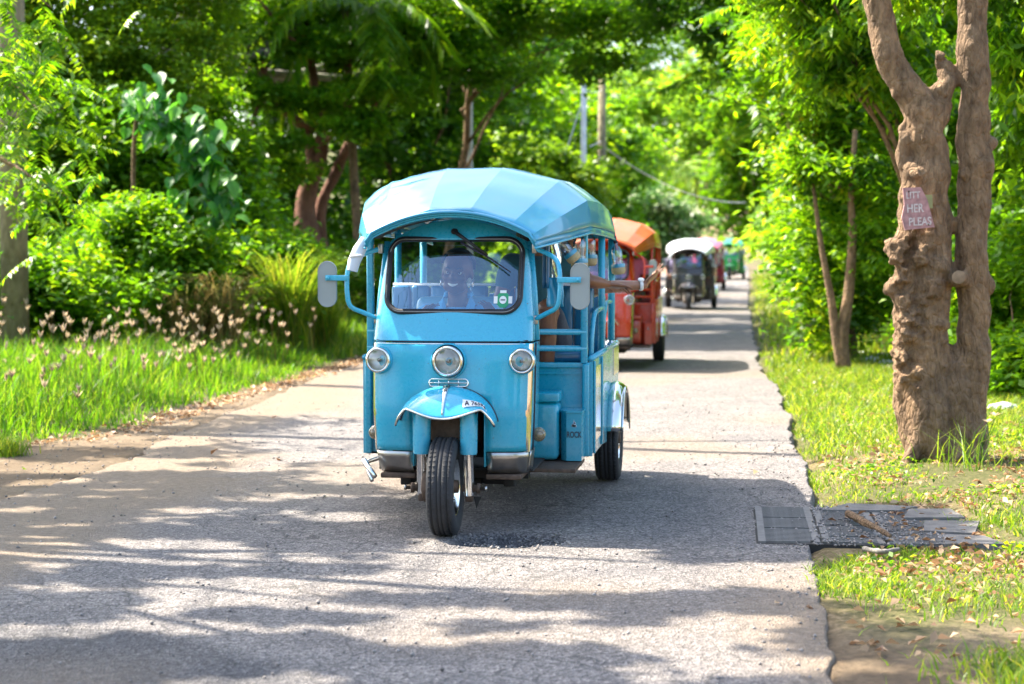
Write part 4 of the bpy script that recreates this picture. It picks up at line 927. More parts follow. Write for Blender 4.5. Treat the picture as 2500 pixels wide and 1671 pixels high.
    mb.grid(stk, list(np.linspace(0,1,9)), [0,.33,.66,1]); st = P('number_sticker', mb, M_WHITE, fd)
    a = Vector(stk(.02,.5)); b = Vector(stk(.98,.5)); dn = (Vector(stk(.5,1))-Vector(stk(.5,0)))
    txt = bpy.data.curves.new('t', 'FONT'); txt.body = 'A 76594'; txt.size = 1.0; txt.align_x = 'CENTER'; txt.align_y = 'CENTER'; txt.offset = .02
    to = bpy.data.objects.new('t', txt); COL.objects.link(to); dg = bpy.context.evaluated_depsgraph_get()
    tm = bpy.data.meshes.new_from_object(to.evaluated_get(dg)); bpy.data.objects.remove(to)
    bm = bmesh.new(); bm.from_mesh(tm); bmesh.ops.triangulate(bm, faces=bm.faces); bmesh.ops.subdivide_edges(bm, edges=bm.edges, cuts=1, use_grid_fill=True)
    xs = [v.co.x for v in bm.verts]; ys = [v.co.y for v in bm.verts]; x0, x1, y0, y1 = min(xs), max(xs), min(ys), max(ys)
    for v in bm.verts:
        u = .06+.88*(v.co.x-x0)/(x1-x0); w = .86-.72*(v.co.y-y0)/(y1-y0)
        v.co = Vector(stk(u, w))+Vector((0,-.0015,.0015))
    bm.to_mesh(tm); bm.free(); tm.materials.clear(); tm.materials.append(M_INK); link('number', tm, st)
    # ---- fork, wheel
    def wheel(x, y, rad, wid, rimw, tilt=0.0, steer=0.0, front=False):
        we = bpy.data.objects.new('wheel', None); COL.objects.link(we); we.parent = root; we.location = (x, y, rad); we.rotation_euler = (0, 0, steer)
        h = wid/2; prof = []
        rr = rad; ri = rad*.60
        for r_, a_ in ((ri,-h*.72),(ri*1.06,-h*.92),(rr*.80,-h),(rr*.92,-h*.96),(rr*.975,-h*.80),(rr*.99,-h*.62),(rr*.965,-h*.585),(rr*.965,-h*.545),(rr*.995,-h*.51),(rr,-h*.2),(rr*.975,-h*.165),(rr*.975,-h*.125),(rr,-h*.09)):
            prof.append((r_, a_))
        prof = prof+[(r_, -a_) for r_, a_ in reversed(prof)]
        mb = MB(); mb.lathe(prof, (0,0,0), (1,0,0), 56)
        # tread sipes: small blocks on the shoulders
        for j in range(56):
            a = 2*math.pi*j/56
            for s in (-1,1):
                c, sn = math.cos(a), math.sin(a)
                for (ha, hb) in ((.63,.80),(.25,.50)):
                    p0 = Vector((s*h*ha, c*rr*.992, sn*rr*.992)); p1 = Vector((s*h*hb, math.cos(a+.03)*rr*(.978 if hb > .7 else .995), math.sin(a+.03)*rr*(.978 if hb > .7 else .995)))
                    mb.tube([p0*1.004, p1*1.004], .0022*rad/.245, 4)
        ty = mb.build('tyre', M_TYRE, we)
        mb = MB(); mb.lathe([(ri*1.03,-h*.80),(ri*.98,-h*.7),(ri*.93,-h*.35),(ri*.90,0),(ri*.93,h*.35),(ri*.98,h*.7),(ri*1.03,h*.80),(ri*.96,h*.78),(ri*.86,h*.45),(ri*.55,h*.35),(ri*.3,h*.55),(0,h*.6)], (0,0,0), (1,0,0), 40)
        mb.lathe([(ri*.96,-h*.78),(ri*.86,-h*.45),(ri*.55,-h*.35),(ri*.3,-h*.55),(0,-h*.6)], (0,0,0), (1,0,0), 40)
        for j in range(8):
            a = 2*math.pi*j/8
            for s in (-1,1): mb.ball((s*h*.42, math.cos(a)*ri*.68, math.sin(a)*ri*.68), .012, sc=(.6,1,1), n=8)
        mb.build('rim', M_CHROME, we)
        mb = MB(); mb.lathe([(0,-h*1.0),(ri*.22,-h*.95),(ri*.26,0),(ri*.22,h*.95),(0,h*1.0)], (0,0,0), (1,0,0), 16); mb.build('hub', M_RUST, we)
        return we
    wheel(0, 0, .243, .135, .1, steer=R(1.5))
    for s in (-1,1): wheel(s*.625, 2.30, .262, .15, .12)
    for s in (-1, 1):
        x = s*.118
        fk = P('fork_leg', MB().lathe([(.040,0),(.043,.01),(.045,.19),(.041,.24),(.03,.25)], (x,-.012,.405), (0,.04,1), 20), M_PAINT)
        P('fork_tube', MB().lathe([(.024,0),(.026,.02),(.026,.205),(.03,.21),(.03,.22)], (x,-.004,.20), (0,-.03,1), 18), M_CHROME, fk)
        P('axle_lug', MB().lathe([(0,-.03),(.02,-.03),(.022,.0),(.022,.05),(.012,.052)], (x,.0,.20), (0,0,1), 14).lathe([(0,-.035),(.018,-.034),(.018,.04),(.026,.041),(.026,.055),(0,.056)], (x,0,.235), (s,0,0), 12), M_RUST, fk)
        P('pinch_bolt', MB().lathe([(0,-.0),(.010,.0),(.010,.05),(.014,.05),(.014,.06),(0,.061)], (x+s*.03,0,.235), (s,0,0), 8), M_STEEL, fk)
    P('brake_drum', MB().lathe([(0,0),(.075,0),(.078,.035),(.05,.045),(0,.045)], (-.070,0,.243), (-1,0,0), 24).tube([(-.10,.0,.243),(-.13,.06,.18),(-.12,.10,.16)], .011, 7).box((-.13,-.03,.17),(-.105,.03,.21),0,.004), M_RUST)
    P('steering_head', MB().box((-.085,.06,.46),(.085,.16,.66),0,.012).lathe([(.0,-.02),(.012,-.018),(.012,0)], (0,.06,.57), n=10), M_RUST)
    P('fork_crown', MB().box((-.16,-.03,.60),(.16,.06,.64),0,.01), M_DARK)
    P('flap', MB().prism([(.12,.02),(.17,.02),(.155,-.08)][::-1] and [(.135,.19),(.175,.19),(.15,.13)], .03, .036, 'y'), M_DARK)
    # ---- chrome corner guards, corner strips, bullet lamps
    for s in (-1, 1):
        mb = MB()
        def gd(u, z):
            x = s*(.19+(wz(z)-.19)*u); return (x, surfY(x, z, .005) + (0 if z > .31 else .02*(.31-z)/.02), z)
        mb.grid(gd, [0,.2,.4,.6,.75,.86,.93,.97,.99,.999,1.0], [.290,.296,.305,.33,.37,.402]); mb.grid(lambda y, z: (s*(wz(z)+.004), y, z), [.235,.3,.42], [.296,.33,.37,.402])
        o = P('corner_guard', mb, M_STEEL); solid(o, .003, 1)
        mb = MB(); mb.grid(lambda a, z: (s*(wz(z)-.065+.073*math.sin(a)), yfz(z)+.045+.065-.073*math.cos(a), z), list(np.linspace(R(42),R(98),9)), list(np.linspace(.40,.945,14))); P('corner_strip', mb, M_CHROME)
        mb = MB(); mb.tube([(s*(wz(z)+.012), .285, z) for z in np.linspace(.40,.945,12)], .004, 6); P('edge_moulding', mb, M_INK)
        b = P('indicator', MB().lathe([(.012,-.02),(.030,0),(.036,.02),(.034,.045),(.022,.062),(0,.068)], (s*.415,.36,.475), (s*.35,-1,0), 22), simple('indicator_smoke%d' % (s+1), (.22,.17,.10), .25, var=.2, scale=60, coat=.5))
        mb = MB()
        for q in range(4): mb.lathe([(.036-.0055*q,.028+.011*q),(.038-.0055*q,.030+.011*q),(.036-.0055*q,.032+.011*q)], (s*.415,.36,.475), (s*.35,-1,0), 22)
        P('guard_ring', mb, M_STEEL, b)
    for s in (-1, 1): P('nose_sill', MB().box((min(s*.36,s*.18),.14,.262),(max(s*.36,s*.18),.45,.288),0,.006), M_RUST)
    P('foot_peg', MB().tube([(-.40,.28,.345),(-.455,.22,.33),(-.40,.12,.25)], .011, 8).tube([(-.46,.20,.345),(-.385,.12,.27)], .014, 8), M_CHROME)
    # ---- mirrors
    for s in (-1, 1):
        top = (s*.40,.36,1.425); bot = (s*.415,.30,1.068)
        br = P('mirror_bracket', MB().tube(bezier([top, (s*.47,.31,1.40), (s*.525,.25,1.365), (s*.545,.22,1.30), (s*.545,.21,1.20), (s*.53,.22,1.13), (s*.47,.27,1.095), bot], 26), .0125, 10), M_PAINT)
        P('bracket_clamp', MB().box((s*.40-.012,.34,1.40),(s*.40+.012,.375,1.45),0,.004), M_STEEL, br); P('bracket_clamp', MB().box((s*.412-.012,.29,1.04),(s*.412+.012,.32,1.085),0,.004), M_STEEL, br)
        zc = 1.243 if s < 0 else 1.235
        P('mirror_arm', MB().box((min(s*.535,s*.655),.19,zc+.018),(max(s*.535,s*.655),.20,zc+.046),0,.003).lathe([(0,.014),(.009,.013),(.010,0)], (s*.64,.19,zc+.032), n=12), M_PAINT, br)
        pr = []
        hw, hh = .049, .118
        for sz, a0 in ((1,0),(-1,180)):
            for i in range(13):
                a = R(a0+180*i/12); pr.append((s*.648+hw*math.cos(a), zc+sz*(hh-hw)+hw*math.sin(a)))
        mb = MB(); k = len(pr); V = []
        for yy, sc in ((.205,.93),(.200,.985),(.204,1.0),(.220,1.0),(.224,.97)):
            V += [(s*.648+(a-s*.648)*sc, yy, zc+(b-zc)*sc) for a, b in pr]
        F = [tuple(range(k)), tuple(reversed(range(4*k,5*k)))]
        for q in range(4): F += [(q*k+i, (q+1)*k+i, (q+1)*k+(i+1) % k, q*k+(i+1) % k) for i in range(k)]
        mb.add(V, F, 0, True)
        hm = P('mirror_housing', mb, M_GREY); 
        for p in hm.data.polygons:
            if len(p.vertices) > 6: p.use_smooth = False
        P('mirror_glass', MB().add([(s*.648+(a-s*.648)*.9,.2255,zc+(b-zc)*.93) for a, b in pr], [tuple(range(k))]), M_CHROME, hm)
    # ---- canopy
    secs = [(.13,.432,1.462,1.492,1.548,1.610),(.52,.55,1.507,1.600,1.682,1.748),(.95,.632,1.548,1.685,1.790,1.862),(1.40,.645,1.545,1.690,1.802,1.880),(1.80,.648,1.540,1.685,1.800,1.874),(2.20,.646,1.535,1.665,1.780,1.860),(2.55,.640,1.528,1.63,1.74,1.825),(2.80,.615,1.515,1.58,1.66,1.72),(2.88,.59,1.50,1.54,1.58,1.61)]
    ysec = [q[0] for q in secs]
    def cs(y, k): return float(np.interp(y, ysec, [q[k] for q in secs]))
    def cpt(y, side, f):
        hw = cs(y,1)
        pts = [(1.0,cs(y,2)-.004),(.958,cs(y,3)),(.73,cs(y,4)),(.24,cs(y,5))]
        return side, hw, pts
    yv = sorted(set(list(np.linspace(.13,.95,15))+list(np.linspace(.95,2.2,17))+list(np.linspace(2.2,2.88,11))))
    def facet(mb, k0, k1, s0, s1, n=6, mi=0):
        """strip between profile point k0 on side s0 and k1 on side s1"""
        def f(t, y):
            hw = cs(y,1); xs = {1:1.0,2:.965,3:.73,4:.24}
            a = Vector((s0*xs[k0]*hw, y, cs(y,k0+1 if k0 > 0 else 2))); b = Vector((s1*xs[k1]*hw, y, cs(y,k1+1)))
            p = a+(b-a)*t
            L = (b-a).length; edge = min(t, 1-t)*4
            p.z += min(1, edge)*(.0045*noise.noise(Vector((p.x*9, y*5, 3.1))))
            w = .009*noise.noise(Vector((p.x*6+y*5, y*9-p.x*8, 1.7)))*min(1, edge)*(1.6 if p.x < -.25 else .5)
            p.z += w
            return p
        mb.grid(f, [i/n for i in range(n+1)], yv, mi)
    mb = MB()
    for s in (-1, 1):
        facet(mb, 1, 2, s, s, 4); facet(mb, 2, 3, s, s, 6); facet(mb, 3, 4, s, s, 6)
    facet(mb, 4, 4, -1, 1, 6)
    # rear flap
    V = [(x*cs(2.88,1), 2.88, z) for x, z in ((-1,1.50),(-.965,1.54),(-.73,1.58),(-.24,1.61),(.24,1.61),(.73,1.58),(.965,1.54),(1,1.50))]
    mb.add(V, [tuple(range(8))])
    me = mb.mesh('canopy', M_VINYL, recalc=False)
    bm = bmesh.new(); bm.from_mesh(me); bmesh.ops.remove_doubles(bm, verts=bm.verts, dist=2e-4); bmesh.ops.recalc_face_normals(bm, faces=bm.faces)
    for e in bm.edges:
        a_, b_ = e.verts; xa = abs(a_.co.x)/cs(a_.co.y,1); xb = abs(b_.co.x)/cs(b_.co.y,1)
        for q_ in (.24,.73,.965):
            if abs(xa-q_) < .012 and abs(xb-q_) < .012: e.smooth = False
    bm.to_mesh(me); bm.free()
    cn = link('canopy', me, root); solid(cn, .005, 1)
    for s in (-1, 1):
        for k_, q_ in ((3,.73),(4,.24)):
            P('seam_piping', MB().tube([(s*q_*cs(y,1), y, cs(y,k_+1)+.003) for y in yv], .0028, 5), M_VINYL, cn)
    # hem and valance
    for s in (-1, 1):
        mb = MB(); mb.grid(lambda t, y: (s*(cs(y,1)-.002+.004*math.sin(y*14)*t), y, cs(y,2)-.034*t), [0,.5,1], yv); o = P('valance', mb, M_VINYL, cn); solid(o, .004, 0)
        mb = MB(); mb.tube([(s*(cs(y,1)+.001), y, cs(y,2)-.036) for y in yv], .006, 7); P('hem', mb, M_PAINT, cn)
    fr = [(-.432,1.458),(-.417,1.480)] + [(x, 1.610-.128*(abs(x)/.44)**2.1) for x in np.linspace(-.40,.40,25)] + [(.417,1.480),(.432,1.458)]
    mb = MB(); mb.tube([(x,.124,z-.003) for x, z in fr], .008, 8); P('front_hoop', mb, M_VINYL, cn)
    mb = MB(); mb.tube([(x,.140,z-.014) for x, z in fr], .006, 8); mb.tube([(x,.155,z-.024) for x, z in fr], .007, 8); P('hoop_bar', mb, M_PAINT, cn)
    # soffit between hoop and header
    mb = MB(); mb.grid(lambda t, y: (t*.40, .16+y*.14, 1.575-.10*t*t+.0*y), list(np.linspace(-1,1,21)), [0,1]); P('soffit', mb, M_DARK, cn)
    # inside roof hoops and rails
    for y in (.95,1.8,2.7):
        mb = MB(); pts = [(-1,cs(y,2)),(-.955,cs(y,3)-.01),(-.73,cs(y,4)-.015),(-.24,cs(y,5)-.015),(.24,cs(y,5)-.015),(.73,cs(y,4)-.015),(.955,cs(y,3)-.01),(1,cs(y,2))]
        mb.tube([(x*(cs(y,1)-.02), y, z) for x, z in pts], .013, 8); P('roof_hoop', mb, M_PAINT, cn)
    for s in (-1, 1):
        P('roof_rail', MB().tube([(s*(cs(y,1)-.02), y, cs(y,2)-.005) for y in (.2,.5,.95,1.5,2.2,2.75)], .013, 8), M_PAINT, cn)
    # ---- pillars
    for s in (-1, 1):
        P('front_pillar', MB().tube([(s*.372,.40,1.46),(s*.398,.36,1.2),(s*.415,.32,.96)], .018, 10), M_PAINT)
        P('pillar', MB().box((s*.595-.019,.975,.80),(s*.595+.019,1.015,1.56),0,.008), M_PAINT)
        P('pillar', MB().tube([(s*.615,1.86,.82),(s*.615,1.86,1.55)], .021, 12), M_PAINT)
        P('pillar', MB().tube([(s*.610,2.66,.82),(s*.610,2.66,1.53)], .023, 12), M_PAINT)
        P('arm_rail', MB().tube(bezier([(s*.605,1.28,.80),(s*.61,1.28,.93),(s*.615,1.33,1.03),(s*.62,1.43,1.07),(s*.62,1.84,1.08)], 16), .015, 9), M_PAINT)
        P('arm_rail', MB().tube(bezier([(s*.605,2.02,.80),(s*.612,2.03,.98),(s*.615,2.10,1.06),(s*.615,2.2,1.10),(s*.61,2.62,1.10)], 16), .014, 9), M_PAINT)
        P('pillar_foot', MB().lathe([(.045,0),(.045,.008),(.026,.03)], (s*.61,2.66,.82), (0,0,1), 14), M_CHROME)
    # guard rails behind the driver
    for z in (.972,.882):
        P('guard_rail', MB().tube([(-.61,.99,z),(.61,.99,z)], .0165, 10), M_PAINT)
    # ---- passenger tub
    mb = MB(); mb.box((-.62,1.0,.292),(.62,1.02,.79)); mb.box((-.625,.985,.775),(.625,1.03,.805),0,.006)
    mb.box((.30,.990,.74),(.60,.998,.752)); P('front_wall', mb, M_PAINT_SHADE)
    for s in (-1, 1):
        P('wall_edge', MB().box((s*.605-.02,.96,.292),(s*.605+.02,1.0,.80),0,.01), M_PAINT_SHADE)
        arch = [(2.30+.34*math.cos(a), .262+.34*math.sin(a)) for a in np.linspace(math.pi*.99, .06, 18)]
        poly = [(1.0,.29),(1.62,.29)]+arch+[(2.86,.36),(2.86,.82),(1.0,.82)]
        x0, x1 = (s*.622, s*.640) if s > 0 else (-.640,-.622)
        P('side_panel', MB().prism(poly, x0, x1), M_PAINT_SHADE)
        P('side_trim', MB().box((min(s*.641,s*.645),1.16,.36),(max(s*.641,s*.645),1.50,.77)), M_CHROME)
        P('side_trim', MB().box((min(s*.641,s*.645),2.45,.64),(max(s*.641,s*.645),2.84,.81)), M_CHROME)
        P('side_rib', MB().box((min(s*.641,s*.652),1.54,.30),(max(s*.641,s*.652),1.58,.81),0,.004), M_PAINT_SHADE)
        P('side_rib', MB().box((min(s*.641,s*.652),1.06,.30),(max(s*.641,s*.652),1.10,.81),0,.004), M_PAINT_SHADE)
        P('top_rail', MB().tube([(s*.63,1.0,.825),(s*.63,2.86,.825)], .017, 9), M_PAINT)
        ms = MB(); ms.grid(lambda t, a: (s*(.615+.115*t), 2.30+(.315+.035*math.sin(t*math.pi))*math.cos(a), .262+(.315+.035*math.sin(t*math.pi))*math.sin(a)), [0,.2,.4,.6,.8,1.0], list(np.linspace(R(168), R(12), 26)))
        f = P('rear_mudguard', ms, M_CHROME); solid(f, .004, 1)
        P('mudguard_lip', MB().tube([(s*.732, 2.30+.317*math.cos(a), .262+.317*math.sin(a)) for a in np.linspace(R(168), R(5), 24)], .006, 7), M_CHROME, f)
    P('floor', MB().box((-.40,.30,.288),(.40,1.0,.30)).box((-.62,1.0,.288),(.62,2.86,.30)), M_DARK)
    P('step_plate', MB().box((.16,.47,.262),(.60,.985,.282),0,.004), M_RUST)
    P('tail_panel', MB().box((-.62,2.84,.36),(.62,2.862,.82),0,.004), M_PAINT_SHADE)
    # stowage boxes on the front wall
    bx = P('tool_box', MB().box((.17,.80,.288),(.475,.984,.60),0,.03).box((.165,.79,.60),(.48,.984,.655),0,.012), M_PAINT_SHADE)
    mb = MB(); mb.prism([(.485,.984),(.485,.85),(.52,.79),(.602,.79),(.602,.984)], .288, .545, 'z'); mb.prism([(.48,.984),(.48,.847),(.517,.785),(.605,.785),(.605,.984)], .546, .556, 'z')
    rb = P('panel_box', mb, M_PAINT_SHADE)
    text_mesh('lettering', 'ROCK', .046, M_INK, rb, (.561,.7885,.428), (R(90),0,0), .0005, .62)
    mb = MB()
    for (a, b, r_) in ((.0,.0,.011),(.004,.010,.006),(-.006,-.004,.008),(.007,-.006,.007)): mb.lathe([(0,.001),(r_,.001),(r_,0)], (.561+a,.7895,.482+b), n=12)
    mb.add([(.556,.7885,.492),(.566,.7885,.492),(.560,.7885,.512)], [(0,1,2)]); P('emblem', mb, M_CREAM, rb)
    # ---- seats
    P('driver_seat', MB().box((-.33,.92,.60),(.15,1.03,1.165),0,.045).box((-.30,.55,.56),(.22,.95,.70),0,.04), simple('vinyl_driver', (.10,.30,.42), .3, coat=.4))
    mb = MB()
    for i in range(5): mb.box((.02+i*.115,1.56,.80),(.13+i*.115,1.66,1.215),0,.018)
    for i in range(5): mb.box((-.595+i*.115,1.56,.80),(-.485+i*.115,1.66,1.215),0,.018)
    bk = P('bench_back', mb, M_SEAT); P('bench_piping', MB().tube([(-.59,1.59,1.22),(.59,1.59,1.22)], .009, 7), M_WHITE, bk)
    P('bench_cushion', MB().box((-.59,1.16,.78),(.59,1.56,.87),0,.03), M_SEAT)
    P('rear_bench', MB().box((-.58,2.05,.62),(.58,2.5,.74),0,.03).box((-.58,2.5,.70),(.58,2.62,1.15),0,.03), M_SEAT)
    P('dashboard', MB().box((-.33,.34,.92),(.33,.47,1.03),0,.02), M_SEAT)
    P('handlebar', MB().tube([(-.27,.56,1.05),(-.12,.50,1.06),(0,.46,1.02),(.12,.50,1.06),(.27,.56,1.05)], .012, 8).tube([(0,.46,1.02),(0,.30,.70)], .02, 8), M_BLACK)
    # ---- underbody
    P('chassis', MB().box((-.30,.35,.20),(-.24,2.6,.262),0,.008).box((.24,.35,.20),(.30,2.6,.262),0,.008).box((-.36,.42,.235),(.36,.50,.285)).box((-.5,1.0,.235),(.58,1.05,.288))
      .box((-.18,1.1,.16),(.2,1.7,.286),0,.03).tube([(-.56,2.3,.25),(.56,2.3,.25)], .035, 10).ball((0,2.3,.25), .09).box((.10,.50,.19),(.26,.85,.26),0,.02).tube([(.05,.4,.21),(.16,.9,.19),(.2,2.3,.2)], .02, 8), M_DARK)
    # ---- rolled side curtains
    cr = P('rolled_curtain', MB().tube([(-.445,.19,1.47),(-.47,.17,1.42),(-.495,.155,1.36),(-.505,.15,1.31)], [.026,.034,.033,.028], 12, cap=False), M_CREAM)
    P('curtain_roll_end', MB().lathe([(.0,.0),(.008,.0),(.008,.004),(.014,.004),(.014,-.002),(.022,-.002),(.022,.002),(.027,.0)], (-.505,.15,1.312), (-.1,-.1,-1), 14), M_SEAT, cr)
    P('curtain_strap', MB().tube([(-.505,.116,1.385),(-.455,.13,1.39),(-.45,.175,1.39),(-.48,.2,1.385),(-.52,.17,1.38)], .006, 6, closed=True), M_WHITE, cr)
    def hang(t, z): return (.47+.05*t+.004*math.sin(z*60), .50+.02*math.sin(t*6+z*15), z)
    c2 = P('hanging_curtain', MB().grid(hang, list(np.linspace(0,1,9)), list(np.linspace(1.255,1.50,9))), M_BOTTLE)
    mb = MB(); mb.grid(lambda t, z: (.452+.085*t+.003*math.sin(z*70), .485+.02*math.sin(t*6+z*15), z), list(np.linspace(0,1,9)), list(np.linspace(1.125,1.275,9))); o = P('curtain_hem', mb, M_VINYL, c2); solid(o, .006, 0)
    mb = MB(); mb.grid(lambda t, z: (.43+.035*t*(1+.5*(z-1.3)), .46+.015*math.sin(t*6), z), list(np.linspace(0,1,7)), list(np.linspace(1.22,1.49,9))); o = P('curtain_edge', mb, M_SEAT, c2); solid(o, .004, 0)
    return root
blue = build_tuk()
setp(blue, 'turquoise blue three-wheeled tuk-tuk with glossy canopy leading the line up the road', 'tuk-tuk', 'tuk-tuks driving in a line')
def place_tuk(o, fx, fy, th):
    o.location = (fx, fy, float(rise(fy+1))); o.rotation_euler = (0, 0, -th)
place_tuk(blue, -.33, 8.72, TH)
# windscreen sticker of the leading one
wn_ = [c for c in blue.children if c.name.startswith('windscreen') and c.data.materials[0] == M_GLASS][0]
sb = MB(); zc = 1.165; x0 = .255
def wp(x, z, o=.002): return (x, surfY(x, z)+.012-o, z)
sb.add([wp(x0+.038*math.cos(a)*(1 if abs(math.cos(a)) < 2 else 1), zc+.042*math.sin(a)) for a in np.linspace(0, 2*math.pi, 9)[:-1]+R(22)], [tuple(range(8))])
stk_ = sb.build('windscreen_sticker', M_STICK, wn_)
sb = MB()
for a, b, c, d in ((-.046,-.018,-.027,.018),(.027,-.018,.046,.018),(-.016,.034,.016,.048)): sb.add([wp(x0+a,zc+b,.004),wp(x0+c,zc+b,.004),wp(x0+c,zc+d,.004),wp(x0+a,zc+d,.004)], [(0,1,2,3)])
sb.add([wp(x0+.018*math.cos(a), zc+.020*math.sin(a), .004) for a in np.linspace(0, 2*math.pi, 17)[:-1]], [tuple(range(16))])
sb.build('sticker_panel', M_WHITE, stk_)
sb = MB()
for i, (a, b) in enumerate(((-.011,-.006),(-.005,0),(.001,.006),(.007,.012))): sb.add([wp(x0+a,zc-.004,.005),wp(x0+b-.0012,zc-.004,.005),wp(x0+b-.0012,zc+.004,.005),wp(x0+a,zc+.004,.005)], [(0,1,2,3)])
sb.build('sticker_print', M_INK, stk_)

def recolour(tab, src=blue, skip=('number_sticker','number','lettering','windscreen_sticker','sticker_panel','sticker_print','hanging_curtain','curtain_hem','curtain_edge')):
    def cp(o, par):
        if o.name.split('.')[0] in skip or 'category' in o and o is not src: return None
        c = o.copy(); COL.objects.link(c); c.parent = par
        for sl in c.material_slots:
            if sl.material in tab:
                m = tab[sl.material]; sl.link = 'OBJECT'; sl.material = m
        for ch in list(o.children): cp(ch, c)
        return c
    return cp(src, None)
def fleet(name, body, canopy, seat, x, y, th, label):
    t = {M_PAINT: paint('paint_'+name, body), M_PAINT_SHADE: paint('panel_'+name, tuple(c*.95 for c in body)), M_VINYL: simple('vinyl_'+name, canopy, .35, coat=.3, var=.08), M_SEAT: simple('seat_'+name, seat, .4)}
    if name == 'black': t[M_CHROME] = M_CHROME
    o = recolour(t); setp(o, label, 'tuk-tuk', 'tuk-tuks driving in a line'); place_tuk(o, x, y, th); return o
def rear(px, Y): return (px-1173)/4040*Y
ORANGE = fleet('orange', (.55,.030,.004), (.60,.11,.014), (.16,.004,.005), 1.05, 21.4, R(7.4), 'orange-red tuk-tuk with a ribbed orange canopy right behind the blue one')
BLACK = fleet('black', (.045,.035,.035), (.62,.63,.66), (.03,.03,.05), 4.62, 46.2, R(7.6), 'dark tuk-tuk with a white canopy driving third in the line')
PINK = fleet('pink', (.36,.006,.035), (.55,.12,.17), (.2,.02,.04), 6.79, 62.2, R(7.8), 'crimson tuk-tuk with a pink canopy half hidden behind the white-topped one')
GREEN = fleet('green', (.006,.30,.04), (.05,.48,.20), (.02,.2,.05), 9.82, 79.7, R(7.6), 'bright green tuk-tuk last in the line at the far bend')
# ------------------------------------------------------------------ people
def skinmat(name, col):
    m, nt, b = mat(name)
    tc = N(nt, 'ShaderNodeTexCoord'); no = N(nt, 'ShaderNodeTexNoise', Scale=22.0, Detail=4.0); nt.links.new(tc.outputs['Object'], no.inputs['Vector'])
    r = ramp(nt, no.outputs[0], [(.3, tuple(c*.82 for c in col)), (.7, tuple(min(1, c*1.15) for c in col))]); nt.links.new(r.outputs[0], b.inputs['Base Color'])
    b.inputs['Roughness'].default_value = .45; b.inputs['Subsurface Weight'].default_value = .08; b.inputs['Subsurface Radius'].default_value = (.02,.008,.004)
    bp = N(nt, 'ShaderNodeBump', Strength=.15, Distance=.01); nt.links.new(no.outputs[0], bp.inputs['Height']); nt.links.new(bp.outputs[0], b.inputs['Normal'])
    return m
SK_DARK = skinmat('skin_deep_brown', (.12,.05,.03)); SK_BROWN = skinmat('skin_brown', (.20,.080,.038)); SK_TAN = skinmat('skin_tan', (.34,.165,.10))
CLOTH = {k: simple('cloth_'+k, c, .85, var=.12, bump=.25, bscale=90, sheen=.2) for k, c in
         {'blue': (.06,.36,.66), 'teal': (.02,.10,.13), 'beige': (.52,.44,.32), 'white': (.7,.7,.7), 'pink': (.6,.15,.3), 'navy': (.008,.012,.025), 'red': (.4,.03,.03), 'lilac': (.4,.35,.6)}.items()}
HAIR = simple('hair_black', (.012,.010,.010), .55, var=.3, bump=.5, bscale=120)
M_TEETH = simple('teeth', (.8,.78,.72), .3, var=.02)
M_EYE = simple('eye_white', (.75,.72,.68), .2, var=.02)
GOLD = simple('gold', (.75,.50,.15), .2, 1.0)
def cap(mb, a, b, ra, rb, n=10, fl=None):
    a = Vector(a); b = Vector(b); d = (b-a); L = d.length
    if L < 1e-6: return mb.ball(a, ra, n=n)
    d /= L; pts = []; rs = []
    for i in range(4): t = math.pi/2*(1-i/3.0); pts.append(a - d*ra*math.sin(t)); rs.append(max(1e-4, ra*math.cos(t)))
    for i in range(1, 4): t = math.pi/2*i/3.0; pts.append(b + d*rb*math.sin(t)) if i else None; rs.append(max(1e-4, rb*math.cos(t)))
    pts.insert(4, b); rs.insert(4, rb)
    mb.tube(pts, rs, n, cap=True, flat=fl); return mb
def fused(mb, name, m, parent, voxel, smooth=6, **kw):
    """one continuous surface from overlapping rounded limbs"""
    me = mb.mesh(name, m, True); o = link(name, me, parent, **kw)
    r = o.modifiers.new('r', 'REMESH'); r.mode = 'VOXEL'; r.voxel_size = voxel; r.use_smooth_shade = True
    s = o.modifiers.new('s', 'SMOOTH'); s.iterations = smooth; s.factor = .5
    dg = bpy.context.evaluated_depsgraph_get(); me2 = bpy.data.meshes.new_from_object(o.evaluated_get(dg))
    o.modifiers.clear(); o.data = me2; me2.materials.clear(); me2.materials.append(m)
    me2.polygons.foreach_set('use_smooth', np.ones(len(me2.polygons), bool)); me2.update(); return o
